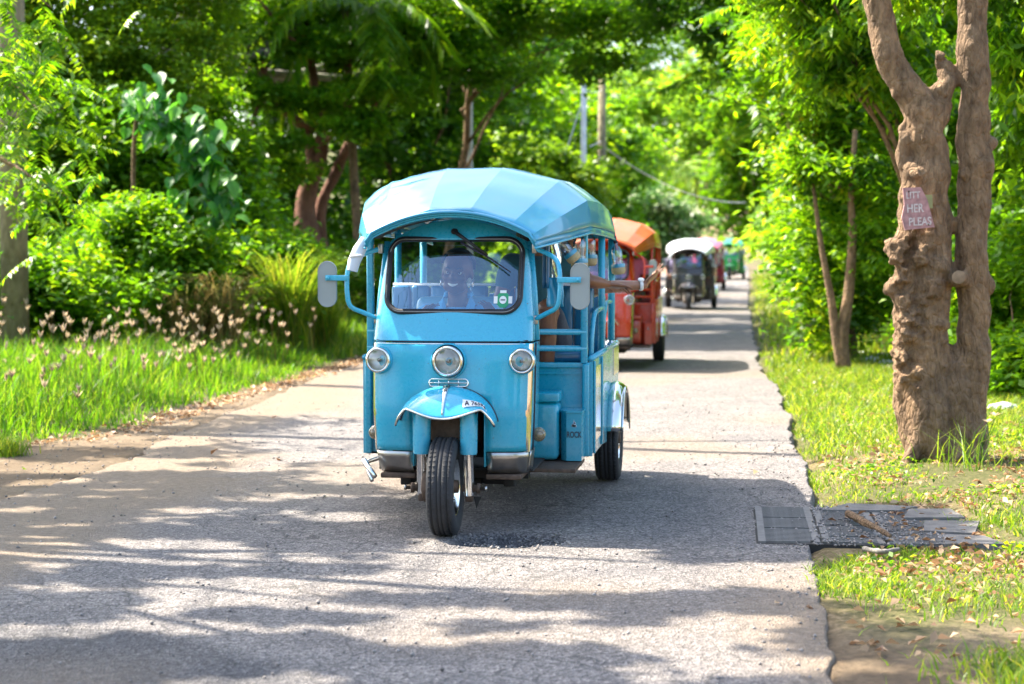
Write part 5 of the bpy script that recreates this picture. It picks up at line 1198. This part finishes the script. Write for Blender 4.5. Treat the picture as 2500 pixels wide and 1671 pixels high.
def hand(mb, wrist, fwd, palm, spread=.5, curl=.25, size=1.0, thumb=1, bends=None):
    """palm block, four fingers of unequal length with bends, and a thumb off the side"""
    w = Vector(wrist); f = Vector(fwd).normalized(); pn = Vector(palm).normalized(); pn = (pn - f*pn.dot(f)).normalized(); sd = f.cross(pn)*thumb
    s = size
    for t in (-1,-.33,.33,1): cap(mb, w+f*.012*s+sd*t*.014*s, w+f*.088*s+sd*t*.030*s, .0125*s, .0115*s, 8)
    lens = (.072,.082,.077,.060)
    for i, L in enumerate(lens):
        off = (1-i*2/3.0); base = w+f*.086*s+sd*off*.030*s
        d = (f + sd*off*spread*.42).normalized(); c = curl if bends is None else bends[i]
        p = base; r = .0088*s
        for j, fr in enumerate((.45,.31,.24)):
            d = (d*math.cos(c)+pn*math.sin(c)).normalized() if j or c < 0 else (d*math.cos(c*.6)+pn*math.sin(c*.6)).normalized()
            q = p+d*L*fr*s; cap(mb, p, q, r, r*.9, 8); p = q; r *= .9
    b = w+f*.022*s+sd*.022*s; d = (f*.62+sd*.75+pn*.15).normalized(); q = b+d*.042*s; cap(mb, b, q, .013*s, .010*s, 8)
    d2 = (f*.85+sd*.4+pn*.15).normalized(); q2 = q+d2*.030*s; cap(mb, q, q2, .0098*s, .0088*s, 8); cap(mb, q2, q2+d2*.022*s, .0088*s, .0076*s, 8)
    return w+f*.17*s
def head(mb, c, s=1.0, turn=0.0, tilt=0.0):
    """skull, jaw, nose, lips, brow, ears; faces -y turned by `turn` about z. c: centre"""
    M = Matrix.Translation(Vector(c)) @ Matrix.Rotation(turn, 4, 'Z') @ Matrix.Rotation(tilt, 4, 'Y')
    T = lambda x, y, z: M @ Vector((x*s, y*s, z*s))
    def blob(x, y, z, r, sc):
        b = MB(); b.ball((0,0,0), r, n=18, sc=sc); mb.add([T(x+v[0], y+v[1], z+v[2]) for v in b.v], b.f, 0, True)
    blob(0,.012,.035,.085,(.92,1.12,1.0)); blob(0,-.028,-.035,.066,(.88,.95,1.12)); blob(0,-.052,-.088,.026,(1.1,.9,.8))
    blob(0,-.082,.022,.05,(1.2,.28,.30)); blob(0,-.098,-.018,.016,(.95,1.15,.9)); blob(0,-.094,.004,.009,(.9,1.2,2.6)); 
    for k in (-1,1):
        blob(k*.013,-.090,-.022,.009,(1,1,.8)); blob(k*.038,-.066,-.022,.026,(1,.9,.85)); blob(k*.079,.008,-.005,.026,(.25,.65,1.15)); blob(k*.034,-.045,-.065,.03,(1,1,1))
    blob(0,-.088,-.053,.020,(1.35,.5,.26)); blob(0,-.086,-.069,.018,(1.25,.5,.32))
    return T
def face_bits(T, par, s=1.0, smile=True, hairm=HAIR, style='short'):
    for k in (-1,1):
        b = MB(); b.ball(T(k*.031,-.0760,.006), .0098*s, n=12); e = b.build('eye', M_EYE, par)
        b = MB(); b.ball(T(k*.031,-.0828,.006), .0058*s, n=8); b.build('iris', M_INK, e)
        b = MB(); b.tube([T(k*.016,-.093,.024),T(k*.032,-.092,.031),T(k*.048,-.080,.026)], .0035*s, 6); b.build('eyebrow', hairm, par)
    if smile:
        b = MB(); b.grid(lambda u, v: T(u*.026, -.0985+.010*u*u, -.0585+v*.0065*(1-.6*u*u)+.008*u*u), list(np.linspace(-1,1,9)), [-1,1]); b.build('teeth', M_TEETH, par)
    b = MB(); 
    q = MB(); q.ball((0,0,0), .0915, n=22, sc=(.95,1.10,1.0))
    keep = [tuple(v) for v in q.v]
    F = [f for f in q.f if all((keep[i][2] > .012 - keep[i][1]*.55) for i in f)]
    b.add([T(v[0], v[1]+.014, v[2]+.037) for v in keep], F, 0, True)
    if style == 'long':
        for a in np.linspace(R(-20), R(200), 16): b.tube([T(.082*math.cos(a), .02+.085*math.sin(a), .05), T(.092*math.cos(a), .03+.09*math.sin(a), -.05), T(.085*math.cos(a), .035+.07*math.sin(a), -.13)], [.014,.016,.007], 6)
    h = b.build('hair', hairm, par); solid(h, .008, 1)
    return h
def person_seated(name, label, at, skin, shirt, style='short', turn=0.0, H=1.0, arms=((),()), voxel=.008, legs=None, lean=(0,0), sleeve=.5, tilt=0.0, smile=True, short=None, cat='person', collar=False, cap_=None, watch=None, handkw=({},{}), rings=False, parent=None):
    """at: hip point (world coords via parent matrix given as function), faces local -y. Everything in the vehicle's frame."""
    root = empty(name, (0,0,0), label=label, cat=cat)
    root.matrix_world = parent.matrix_basis if parent is not None else Matrix()
    hx, hy, hz = at; lx, ly = lean
    sh = Vector((hx+lx, hy+ly, hz+.50*H)); nk = sh+Vector((lx*.2, ly*.2, .045*H)); hd = nk+Vector((lx*.15, ly*.15-.025, .135*H))
    body = MB(); cap(body, (hx,hy,hz+.04), (hx+lx*.5,hy+ly*.5,hz+.26*H), .12*H, .105*H, 14, None); cap(body, (hx+lx*.5,hy+ly*.5,hz+.25*H), sh-Vector((0,0,.10*H)), .11*H, .115*H, 14)
    for k in (-1,1): cap(body, sh+Vector((k*.05,0,-.06)), sh+Vector((k*.155*H,0,-.035)), .075*H, .058*H, 12)
    cap(body, sh-Vector((0,0,.02)), nk+Vector((0,-.012,.07)), .06*H, .052*H, 12)
    T = head(body, hd, H, turn, tilt)
    shirtm = MB(); cap(shirtm, (hx,hy,hz+.04), (hx+lx*.5,hy+ly*.5,hz+.26*H), .132*H, .118*H, 14); cap(shirtm, (hx+lx*.5,hy+ly*.5,hz+.25*H), sh-Vector((0,0,.10*H)), .122*H, .126*H, 14)
    for k in (-1,1): cap(shirtm, sh+Vector((k*.06,0,-.068)), sh+Vector((k*.158*H,0,-.04)), .078*H, .068*H, 12)
    for k, arm, hk in ((-1, arms[0], handkw[0]), (1, arms[1], handkw[1])):
        s0 = sh+Vector((k*.165*H,0,-.04))
        if not arm: arm = (s0+Vector((k*.07,-.05,-.26)), s0+Vector((k*.02,-.25,-.34)))
        el, wr = Vector(arm[0]), Vector(arm[1])
        cap(body, s0, el, .050*H, .040*H, 12); cap(body, el, el+(wr-el)*.35, .041*H, .040*H, 12); cap(body, el+(wr-el)*.35, wr, .040*H, .026*H, 12)
        f = hk.get('fwd', (wr-el)); hand(body, wr, f, hk.get('palm', (0,0,-1)), hk.get('spread', .4), hk.get('curl', .3), H*hk.get('size', 1.0), hk.get('thumb', k), hk.get('bends'))
        e2 = s0+(el-s0)*sleeve; cap(shirtm, s0, e2, .064*H, .060*H, 12)
    if legs:
        for kn, an in legs:
            hp = Vector((hx+(.09 if kn[0] > hx else -.09), hy, hz+.02)); kn = Vector(kn); an = Vector(an)
            cap(body, hp, kn, .088*H, .060*H, 12); cap(body, kn, kn+(an-kn)*.35, .058*H, .056*H, 12); cap(body, kn+(an-kn)*.35, an, .056*H, .036*H, 12); cap(body, an, an+Vector((0,-.14,-.03)), .036*H, .028*H, 8)
    bo = fused(body, 'body', skin, root, voxel)
    so_ = fused(shirtm, 'shirt', CLOTH[shirt], root, max(voxel, .012), 5)
    if short and legs:
        m2 = MB()
        for kn, an in legs:
            hp = Vector((hx+(.09 if kn[0] > hx else -.09), hy, hz+.02)); kn = Vector(kn); cap(m2, hp, hp+(kn-hp)*.72, .105*H, .088*H, 12)
        fused(m2, 'shorts', CLOTH[short], root, .012, 4)
    face_bits(T, bo, H, smile, HAIR, style)
    if collar:
        mb = MB()
        for k in (-1,1):
            a = nk+Vector((k*.060,.015,.028)); b = nk+Vector((k*.072,-.035,-.005)); c = sh+Vector((k*.012,-.118,-.105)); d = sh+Vector((k*.082,-.105,-.065))
            mb.add([a+Vector((0,0,.012)), b+Vector((0,-.01,.012)), c, d, b+Vector((k*.03,-.012,-.02))], [(0,1,4),(1,2,3,4)])
        mb.tube([nk+Vector((.066*math.cos(a), .01+.058*math.sin(a), .028+.012*math.sin(a))) for a in np.linspace(R(-30), R(210), 14)], .013, 7)
        o = mb.build('collar', CLOTH[shirt], so_); solid(o, .007, 0)
        for k in (-1,1): MB().lathe([(.008,0),(.011,.002),(.013,0)], T(k*.083,.002,-.045), (k,0,0), 12).tube([T(k*.083+.012*math.cos(a)*0, .012*math.cos(a), -.052+.020*math.sin(a)) for a in np.linspace(0,2*math.pi,13)[:-1]], .0035, 6, closed=True).build('earring', M_CHROME, bo)
    return root, bo, T
# the driver of the blue tuk-tuk
person_seated('person', 'smiling driver with hoop earrings in a blue collared shirt behind the blue windscreen', (-.07,.80,.585), SK_DARK, 'blue', turn=R(-4), H=1.04, tilt=R(3),
    arms=((Vector((-.34,.66,.93)), Vector((-.25,.60,1.04))), (Vector((.22,.66,.93)), Vector((.17,.60,1.04)))), collar=True, voxel=.0085, legs=(((-.2,.50,.72),(-.2,.42,.40)),((.08,.50,.72),(.08,.42,.40))), short='navy', sleeve=.62, parent=blue)
# passenger in teal, arm reaching out and back
pa, bo, T = person_seated('person', 'passenger in a dark teal shirt resting a brown ringed hand outside the blue tuk-tuk', (.30,1.38,.88), SK_BROWN, 'teal', 'long', turn=R(35), H=1.0,
    arms=((), (Vector((.58,1.42,1.245)), Vector((.675,1.53,1.225)))), handkw=({}, {'fwd': (.62,.50,-.12), 'palm': (.15,-.1,-1), 'spread': .9, 'curl': .22, 'thumb': 1, 'bends': (.12,.30,.42,.25), 'size': 1.05}),
    voxel=.0072, legs=(((.385,1.07,1.095),(.365,1.10,.62)),((.16,1.09,1.02),(.14,1.12,.62))), short='navy', sleeve=.40, parent=blue)
mb = MB()
for p in ((.755,1.59,1.217),(.742,1.612,1.21)): mb.tube([Vector(p)+Vector((.004*math.cos(a)*1.3, .0,.0))+Vector((-.5,.6,0))*.010*math.cos(a)+Vector((0,0,.011*math.sin(a))) for a in np.linspace(0,2*math.pi,13)[:-1]], .0022, 6, closed=True)
mb.build('ring', GOLD, bo)
# second passenger, forearm out with a white watch, hand raised
pb, bo, T = person_seated('person', 'passenger in a beige top stretching out a raised hand with a white watch', (.36,2.10,.74), SK_TAN, 'beige', 'long', turn=R(40), H=.98,
    arms=((), (Vector((.60,1.95,1.20)), Vector((.86,2.02,1.215)))), handkw=({}, {'fwd': (.62,.15,.62), 'palm': (.75,-.2,-.6), 'spread': .8, 'curl': .0, 'thumb': -1, 'bends': (-.10,-.05,.05,-.1), 'size': 1.02}),
    voxel=.0075, legs=(((.5,1.70,.80),(.5,1.66,.45)),((.25,1.70,.80),(.25,1.66,.45))), short='white', sleeve=.38, parent=blue)
wd = Vector((.86,2.02,1.215)) ; ad = (wd-Vector((.60,1.95,1.20))).normalized(); o_ = wd-ad*.022
a1 = ad.orthogonal().normalized(); a2 = ad.cross(a1)
mb = MB(); mb.tube([o_+(a1*math.cos(t)+a2*math.sin(t))*.0325 for t in np.linspace(0,2*math.pi,21)[:-1]], .011, 8, closed=True, flat=(.25,1.0)); w_ = mb.build('watch_strap', M_WHITE, bo)
up = (Vector((-.1,-.5,1))-ad*Vector((-.1,-.5,1)).dot(ad)).normalized()
MB().lathe([(0,.010),(.017,.010),(.020,.006),(.020,0)], o_+up*.031, up, 18).build('watch_face', M_WHITE, w_)
# people in the tuk-tuks behind, small in the picture
def rider(v, label, at, skin, shirt, style='short', turn=0.0, arms=((),()), H=1.0):
    return person_seated('person', label, at, skin, shirt, style, turn, H, arms, voxel=.020, legs=(((at[0]-.10,at[1]-.34,at[2]+.02),(at[0]-.10,at[1]-.34,at[2]-.30)),((at[0]+.08,at[1]-.34,at[2]+.02),(at[0]+.08,at[1]-.34,at[2]-.30))), short='navy', parent=v)
rider(ORANGE, 'driver with dark hair behind the windscreen of the orange tuk-tuk', (-.12,.82,.70), SK_DARK, 'pink')
rider(ORANGE, 'passenger leaning out at the side of the orange tuk-tuk', (.30,1.42,.86), SK_DARK, 'pink', 'long', .4)
rider(BLACK, 'driver in a blue shirt in the white-topped tuk-tuk', (-.05,.82,.72), SK_BROWN, 'lilac')
rider(BLACK, 'passenger in lilac leaning out on the left of the white-topped tuk-tuk', (-.44,1.42,.84), SK_TAN, 'lilac', 'long', -.3)
rider(BLACK, 'passenger in navy at the right side of the white-topped tuk-tuk', (.42,1.42,.80), SK_BROWN, 'navy', 'short', .3)
rider(PINK, 'passenger at the right side of the crimson tuk-tuk', (.40,1.42,.82), SK_BROWN, 'white', 'short', .3)
rider(GREEN, 'driver in the green tuk-tuk at the far bend', (-.03,.82,.72), SK_BROWN, 'white')
rider(GREEN, 'passenger at the right side of the green tuk-tuk', (.40,1.42,.82), SK_TAN, 'lilac', 'short', .3)
# bottles slung under the canopy edge
def bottle(name, label, loc, rot, s, holder, cord=.08, big=True):
    r = empty(name, (0,0,0), label=label, cat='bottle', group='drink bottles slung under the blue canopy'); r.matrix_world = blue.matrix_basis @ Matrix.Translation(Vector(loc)) @ Matrix.Rotation(rot[0], 4, 'X') @ Matrix.Rotation(rot[1], 4, 'Y') @ Matrix.Scale(s, 4)
    MB().lathe([(0,.0),(.034,.0),(.037,.01),(.036,.06),(.033,.075),(.037,.09),(.036,.14),(.026,.165),(.013,.18),(.013,.195)], (0,0,-.195), (0,0,1), 18).build('flask', M_BOTTLE, r)
    MB().lathe([(.015,0),(.015,.02),(0,.021)], (0,0,-.003), (0,0,1), 12).build('bottle_cap', M_INK, r)
    h = MB().lathe([(0,-.012),(.030,-.010),(.044,.002),(.047,.02),(.045,.045),(.042,.046),(.040,.02)], (0,0,-.20), (0,0,1), 18).build('cup_holder', holder, r)
    MB().lathe([(.0465,.0),(.0475,.012),(.0455,.024)], (0,0,-.165), (0,0,1), 18).build('holder_band', M_VINYL, h)
    MB().tube([(0,0,.01),(.004,0,.03),(-.003,0,.01+cord)], .006, 6).build('cord', M_INK, r)
    return r
bottle('water_bottle', 'clear bottle in a tan and blue holder hanging before the first right pillar', (.575,.93,1.515), (0,0), 1.0, M_TAN, .06)
bottle('water_bottle', 'bottle in a tan cup holder tilted beside the rolled clear curtain', (.465,.72,1.50), (R(10),R(-38)), .85, M_TAN, .05)
bottle('water_bottle', 'clear bottle in a pale holder hanging at the rear right pillar', (.64,2.62,1.47), (0,R(-6)), .95, M_TAN, .05)
bottle('water_bottle', 'dark shaded bottle hanging between the middle and rear pillars', (.56,1.70,1.53), (0,0), .95, M_TAN, .06)
# ------------------------------------------------------------------ the gnarled tree with the sign
root = empty('gnarled_tree', (2.95,11.85,0), label='gnarled grey-brown tree with twin stems and burls carrying the torn sign', cat='tree')
def tp(px, py, dy=0.0, Y=11.85): # photo pixel -> tree frame at distance Y+dy
    yy = Y+dy; return Vector(((px-1173)/4040*yy-2.95, yy-11.85, 1.38+(590-py)/4040*yy))
mb = MB(); rg3 = np.random.default_rng(301)
def stem(pts, rs, n=26, jig=.012):
    P = bezier([tp(*p) for p in pts], n); rr = np.interp(np.linspace(0, 1, n), np.linspace(0, 1, len(rs)), rs)
    rr = rr*(1+rg3.uniform(-.06, .06, n)); mb.tube([p+Vector(rg3.normal(0, jig, 3)) for p in P], list(rr), 16)
def burl(px, py, r, dy=-.05, sc=(1,1,1)): mb.ball(tp(px, py, dy), r, n=12, sc=sc)
# left, burled stem
stem([(2155,1090),(2135,980),(2120,850),(2125,700),(2130,560),(2125,430),(2120,330),(2110,260),(2060,190),(2030,110),(2005,20),(1985,-120)], [.215,.185,.155,.155,.155,.14,.125,.125,.105,.10,.095,.09])
stem([(2105,1000),(2085,880),(2080,760),(2085,640),(2080,560),(2085,480),(2075,400),(2068,340),(2072,280)], [.10,.115,.10,.095,.095,.085,.06,.05,.03])
stem([(2125,300),(2145,230),(2160,165),(2150,130)], [.10,.085,.06,.045], 12)
# right, straight stem
stem([(2208,1085),(2218,960),(2228,820),(2230,700),(2226,560),(2228,430),(2224,300),(2222,180),(2220,60),(2225,-120)], [.18,.145,.118,.112,.110,.112,.108,.108,.108,.10], jig=.008)
stem([(2180,1060),(2180,900),(2182,800)], [.2,.15,.08], 10)
for px, py, r, dy in ((2045,565,.075,-.05),(2052,590,.06,-.1),(2050,660,.07,-.04),(2070,690,.055,-.1),(2085,390,.06,-.06),(2095,400,.05,-.12),(2130,540,.10,-.08),(2150,610,.10,-.1),(2110,590,.07,-.12),(2140,660,.08,-.12),(2075,740,.06,-.08),(2070,820,.07,-.06),
    (2160,175,.06,0),(2050,215,.05,-.02),(2120,790,.06,-.1),(2245,640,.08,-.02),(2262,655,.06,0),(2262,330,.06,0),(2200,400,.03,-.08),(2245,300,.05,-.04),(2190,640,.06,-.12),(2100,520,.09,-.05),(2065,630,.05,-.08)):
    burl(px, py, r, dy, (1, 1, rg3.uniform(.8, 1.3)))
for q in range(46):
    px = rg3.uniform(2062, 2165); py = rg3.uniform(540, 900); burl(px, py, rg3.uniform(.022, .05), -.125+rg3.uniform(-.02, .03), (1,1,.7))
for _a,_b,_r in (((2110,1000),(2068,1105),.07),((2150,1030),(2125,1125),.08),((2215,1020),(2262,1100),.07),((2190,1040),(2185,1130),.07)): cap(mb, tp(_a[0],_a[1],-.08), tp(_b[0],_b[1],-.25), _r, .03, 10)
cap(mb, tp(2205,640,-.05), tp(2196,636,-.26), .055, .045, 12)
tr = fused(mb, 'trunk', BK['brown'], root, .014, 3)
me = tr.data; n = len(me.vertices); co = np.empty(n*3, np.float32); me.vertices.foreach_get('co', co); co = co.reshape(-1, 3)
no_ = np.empty(n*3, np.float32); me.vertices.foreach_get('normal', no_); no_ = no_.reshape(-1, 3)
az = np.arctan2(co[:, 1], co[:, 0]); burly = np.clip(sstep(.35, .7, co[:, 2])*sstep(1.75, 1.45, co[:, 2])*sstep(.02, -.06, co[:, 0]+.12), 0, 1)
d = np.array([noise.noise(Vector((float(p[0])*5, float(p[1])*5, float(p[2])*2.2)))*.016 + noise.noise(Vector((float(p[0])*22, float(p[1])*22, float(p[2])*(14 if b < .5 else 34))))*(.006+.014*b) + abs(noise.noise(Vector((float(p[0])*16+3, float(p[1])*16, float(p[2])*3.5))))*-.016 for p, b in zip(co, burly)])
co2 = co+no_*d[:, None]; me.vertices.foreach_set('co', co2.astype(np.float32).ravel()); me.update()
MB().lathe([(0,.004),(.036,.002),(.044,0)], tp(2195.5,635.5,-.305), (-.08,-1,0), 16).build('cut_stub', simple('cut_wood', (.22,.15,.09), .8, var=.35, scale=20), root)
# its crown, above the frame and to the right
P, tone, C = blobpts([(-1.0,-.1,5.2,1.3,1.4,.8),(.6,.6,5.9,1.8,1.6,.9),(2.6,.8,5.2,1.6,1.6,.9),(3.6,1.6,4.3,1.2,1.4,.8)], 260, 70, .4, .5, rg3)
k = (gproj(P+np.array([2.95,11.85,0]))[0] > 5.4); P = P[k]; tone = tone[k]
link('crown', leafmesh('crown', P, .14, .06, LM['bright'], .5, .6, rg3, rnd=tone), root, kind='stuff')
lb = MB()
for a, b in (((.28,0,4.2),(.6,.6,5.9)),((.28,0,4.2),(2.6,.8,5.2)),((-.55,0,3.6),(-1.0,-.1,5.2)),((1.8,.6,5.0),(3.6,1.6,4.4))): lb.tube(wobble(a, b, 7, .15, rg3), list(np.linspace(.08,.02,7)), 8)
lb.build('limb', BK['brown'], root, recalc=False)
# torn sign nailed to it
def sp(px, py): v = tp(px, py, 0, 11.62); return Vector((v.x+2.95, 11.62, v.z))
sg = empty('tree_sign', sp(2100,480), label='torn pinkish board with white hand-painted letters nailed to the gnarled tree', cat='sign')
cs_ = [sp(2064,432),(sp(2106,430)),sp(2122,458),sp(2128,480),sp(2140,521),sp(2110,524),sp(2070,528),sp(2062,500),sp(2068,470)]
c0 = sp(2100,480); poly = [((p-c0).x, (p-c0).z) for p in cs_]
M_SIGN = simple('sign_pink', (.36,.19,.18), .8, var=.3, scale=25, bump=.2)
bd = MB().prism(poly, -.006, .006, 'y').build('board', M_SIGN, sg); 
M_LET = simple('sign_letter_white', (.52,.44,.41), .8, var=.3, scale=40)
for s_, px, py, sz, sk in (('LITT', 2088, 449, .062, 0), ('HER', 2093, 479, .078, 0), ('PLEAS', 2105, 509, .074, 0)):
    v = sp(px, py)-c0; text_mesh('lettering', s_, sz, M_LET, bd, (v.x, -.008, v.z), (R(90), R(-3), 0), .001, .80)
MB().prism([((sp(a, b)-c0).x, (sp(a, b)-c0).z) for a, b in ((2112,447),(2134,447),(2136,478),(2128,478))], .0, .008, 'y').build('torn_corner', simple('sign_olive', (.25,.24,.10), .8, var=.3), sg)
for px, py in ((2078,440),(2125,515)):
    v = sp(px, py)-c0; MB().lathe([(0,.004),(.006,.003),(.007,0)], (v.x,-.006,v.z), (0,-1,0), 8).build('nail', M_RUST, sg)
sg.rotation_euler = (0, 0, R(6))
# small stalks with pale flowers at its foot
fs = empty('flower_stalk', (2.98,11.2,0), label='thin stalk with two pale flower heads at the foot of the gnarled tree', cat='plant')
MB().tube([(0,0,0),(.02,0,.2),(.05,0,.33)], .003, 5).tube([(.02,0,.18),(.06,0,.26),(.10,0,.36)], .003, 5).build('stem', LM['grass'], fs)
PPp = []; DDd = []
for c_ in ((.05,0,.33),(.10,0,.37)):
    for q in range(7): PPp.append(c_); DDd.append((math.cos(q*.9)*.8, math.sin(q*.9)*.8, .5))
link('flower', leafmesh('flower', np.array(PPp), .045, .02, LM['seed'], 0, .5, rg3, D=np.array(DDd)), fs)
# ------------------------------------------------------------------ poles and wires
M_POLE = barkmat('pole_wood', (.12,.10,.055), (.30,.26,.16), 9, .35); M_CONC = simple('pole_concrete', (.50,.50,.50), .8, var=.15)
def pole(label, x, y, h, r0, r1, m, arms=(), lean=0.0):
    o = empty('utility_pole', (x, y, float(gz(x, y))), label=label, cat='utility pole')
    MB().tube([(0,0,-.3),(lean*.5,0,h*.5),(lean,0,h)], [r0,(r0+r1)/2,r1], 16).build('shaft', m, o)
    for z in arms:
        a = MB().box((-.7+lean,-.05,z-.05),(.7+lean,.05,z+.05)).build('crossarm', M_POLE, o)
        for q in (-.6,-.2,.2,.6): MB().lathe([(.02,0),(.045,.03),(.03,.06),(.045,.09),(0,.12)], (q+lean,0,z+.05), (0,0,1), 10).build('insulator', M_GREY, a)
    return o
pole('weathered green-grey wooden pole at the left edge of the photo', -5.92,21.0,9.0,.165,.15,M_POLE,(8.6,))
pole('wooden utility pole standing above the orange tuk-tuk', 2.97,58.5,7.2,.15,.13,M_POLE)
pole('pale concrete pole left of the wooden one', 2.18,54,6.65,.095,.085,M_CONC)
pole('faint pole with crossarm behind the concrete one', 3.0,104,14.5,.16,.14,M_POLE,(13.6,12.6))
pole('thin pale pole high over the middle of the blue canopy', -.95,40,7.3,.07,.06,M_CONC)
pole('utility pole behind the camera', -8.2,-16,9.0,.165,.15,M_POLE,(8.6,))
M_WIRE = simple('wire', (.03,.03,.035), .6); M_WIREL = simple('wire_light', (.45,.47,.48), .5)
def wire(label, a, b, sag, r, m):
    a = Vector(a); b = Vector(b); pts = [a+(b-a)*t-Vector((0,0,4*sag*t*(1-t))) for t in np.linspace(0, 1, 30)]
    o = MB().tube(pts, r, 5).build('wire', m, label=label, cat='wire', group='overhead wires'); return o
for q, s_ in ((-.6,'outer'),(-.2,'inner'),(.2,'inner right'),(.6,'outer right')): wire('%s power line from the left pole back past the camera' % s_, (-5.92+q,21,8.75), (-8.2+q,-16,8.75), .5, .012, M_WIRE)
wire('slack cable falling right from the wooden pole', (3.0,58.5,5.05), (9.5,72,3.6), .5, .018, M_WIREL)
wire('pale slack cable crossing behind the blue canopy', (-6.5,50,5.5), (2.95,58.4,5.2), 1.3, .02, M_WIREL)
wire('line from the wooden pole to the concrete pole', (2.97,58.5,6.9), (2.18,54,6.5), .1, .014, M_WIREL)
wire('stay wire beside the concrete pole', (2.16,54,6.2), (1.2,53.5,3.3), .03, .02, M_WIREL)
# ------------------------------------------------------------------ drain grate, slabs, sticks
M_SLAB = simple('slab_concrete', (.13,.12,.11), .9, var=.35, scale=12, bump=.5, bscale=90)
M_IRON = simple('drain_bar', (.145,.135,.125), .8, var=.3, scale=20, bump=.3)
dg_ = empty('drain_grate', (1.72,9.0,0), rz=R(-7), label='gravel-covered slotted drain grate at the right road edge', cat='drain')
MB().box((-.47,-.62,-.06),(.50,.62,.004)).build('pit_floor', M_DARK, dg_)
for c in range(3):
    x0 = -.46+c*.31
    fr_ = MB().box((x0,-.60,.0),(x0+.035,.60,.012)).box((x0+.26,-.60,.0),(x0+.295,.60,.012)).build('grate_frame', M_IRON, dg_)
    base = MB().box((x0+.035,-.008,.0),(x0+.26,.008,.020)).mesh('grate_bar', M_IRON)
    for k in range(30):
        if (c*7+k*5) % 23 in (3, 4) and c < 2: continue
        b = link('grate_bar', base, dg_); b.location = (0, -.58+k*.040, -.006)
for i, (poly, z) in enumerate(([[(-.1,.42),(.30,.45),(.42,.62),(.05,.70)],.03],[[(.30,.15),(.62,.20),(.58,.52),(.36,.48)],.035],[[(.36,-.25),(.60,-.3),(.68,.12),(.4,.10)],.03],[[(.42,-.62),(.7,-.58),(.64,-.34),(.44,-.32)],.025])):
    MB().prism(poly, -.03, z-.006, 'z').build('slab_piece', M_SLAB, dg_)
def stick(label, pts, r, m=BK['brown']):
    pts = [Vector(p) for p in pts]; o = MB().tube(bezier(pts, 12), list(np.linspace(r, r*.6, 12)*np.random.default_rng(int(r*9999)).uniform(.85,1.2,12)), 8).build('fallen_branch', m, label=label, cat='branch'); return o
def gp(px, py, z=.02): Y = 4040*(1.38-z)/(py-590); return ((px-1173)/4040*Y, Y, z)
stick('forked brown stick lying across the drain grate', [gp(1948,1180,.05),gp(1985,1198,.06),gp(2012,1212,.055),gp(2045,1232,.05)], .018)
stick('short brown stick beside the forked one on the grate', [gp(1966,1192,.045),gp(1985,1203,.05),gp(2003,1213,.045)], .016)
stick('pale split stick in the grass below the grate', [gp(1985,1262,.04),gp(2030,1268,.05),gp(2065,1262,.05)], .014, BK['grey'])
for i, (px, py, m_) in enumerate(((45,1072,'yellow'),(1738,1082,'dead'),(1640,765,'yellow'),(620,960,'dead'),(640,1054,'dead'),(480,1044,'dead'),(1850,1395,'dead'),(1780,1388,'dead'))):
    x, y, z = gp(px, py, .012); r_ = np.random.default_rng(400+i)
    o = link('fallen_leaf', leafmesh('fallen_leaf', np.zeros((1,3)), .10 if y > 10 else .05, .045 if y > 10 else .025, LM[m_], 0, .2, r_, fold=.3), loc=(x, y, z))
    setp(o, ['yellow leaf on the sandy shoulder at the far left','orange-brown leaf in the sun right of the rear wheel','yellow leaf on the far shaded road','brown leaf on the sunlit sand left of the blue tuk-tuk','reddish leaf on the road left of the front wheel','small brown leaf by the left road edge','red-brown leaf below the drain grate','reddish speck of leaf left of the one below the grate'][i], 'leaf')
# rubble in the woods on the right
def rock(label, x, y, s, m, seed, name='stone'):
    r = np.random.default_rng(seed); bm = bmesh.new(); bmesh.ops.create_icosphere(bm, subdivisions=2, radius=1)
    for v in bm.verts: v.co *= r.uniform(.85, 1.15); v.co.x *= s*1.3; v.co.y *= s; v.co.z *= s*.55
    me = bpy.data.meshes.new('stone'); bm.to_mesh(me); bm.free(); me.materials.append(m); link(name, me, loc=(x, y, float(gz(x, y))+s*.25), label=label, cat='stone', group='pale stones among the litter')
M_ST = simple('pale_stone', (.50,.50,.52), .85, var=.25, bump=.4, bscale=30)
for i, (px, py, s_) in enumerate(((2000,838,.13),(2020,828,.10),(2035,842,.09),(1975,822,.07),(2300,950,.10),(2050,850,.06),(1860,800,.07),(2290,905,.05))):
    Y = 4040*1.38/(py-590); rock(['flat pale stone left of the gnarled tree','white stone just behind the flat pale one','small stone touching the gnarled tree from the left','stone furthest left of the pale heap','white stone in the litter right of the gnarled tree','smallest stone by the gnarled trunk','stone in the grass under the leafy tree','little stone above the white one at the right'][i], (px-1173)/4040*Y, Y, s_, M_ST, 500+i)
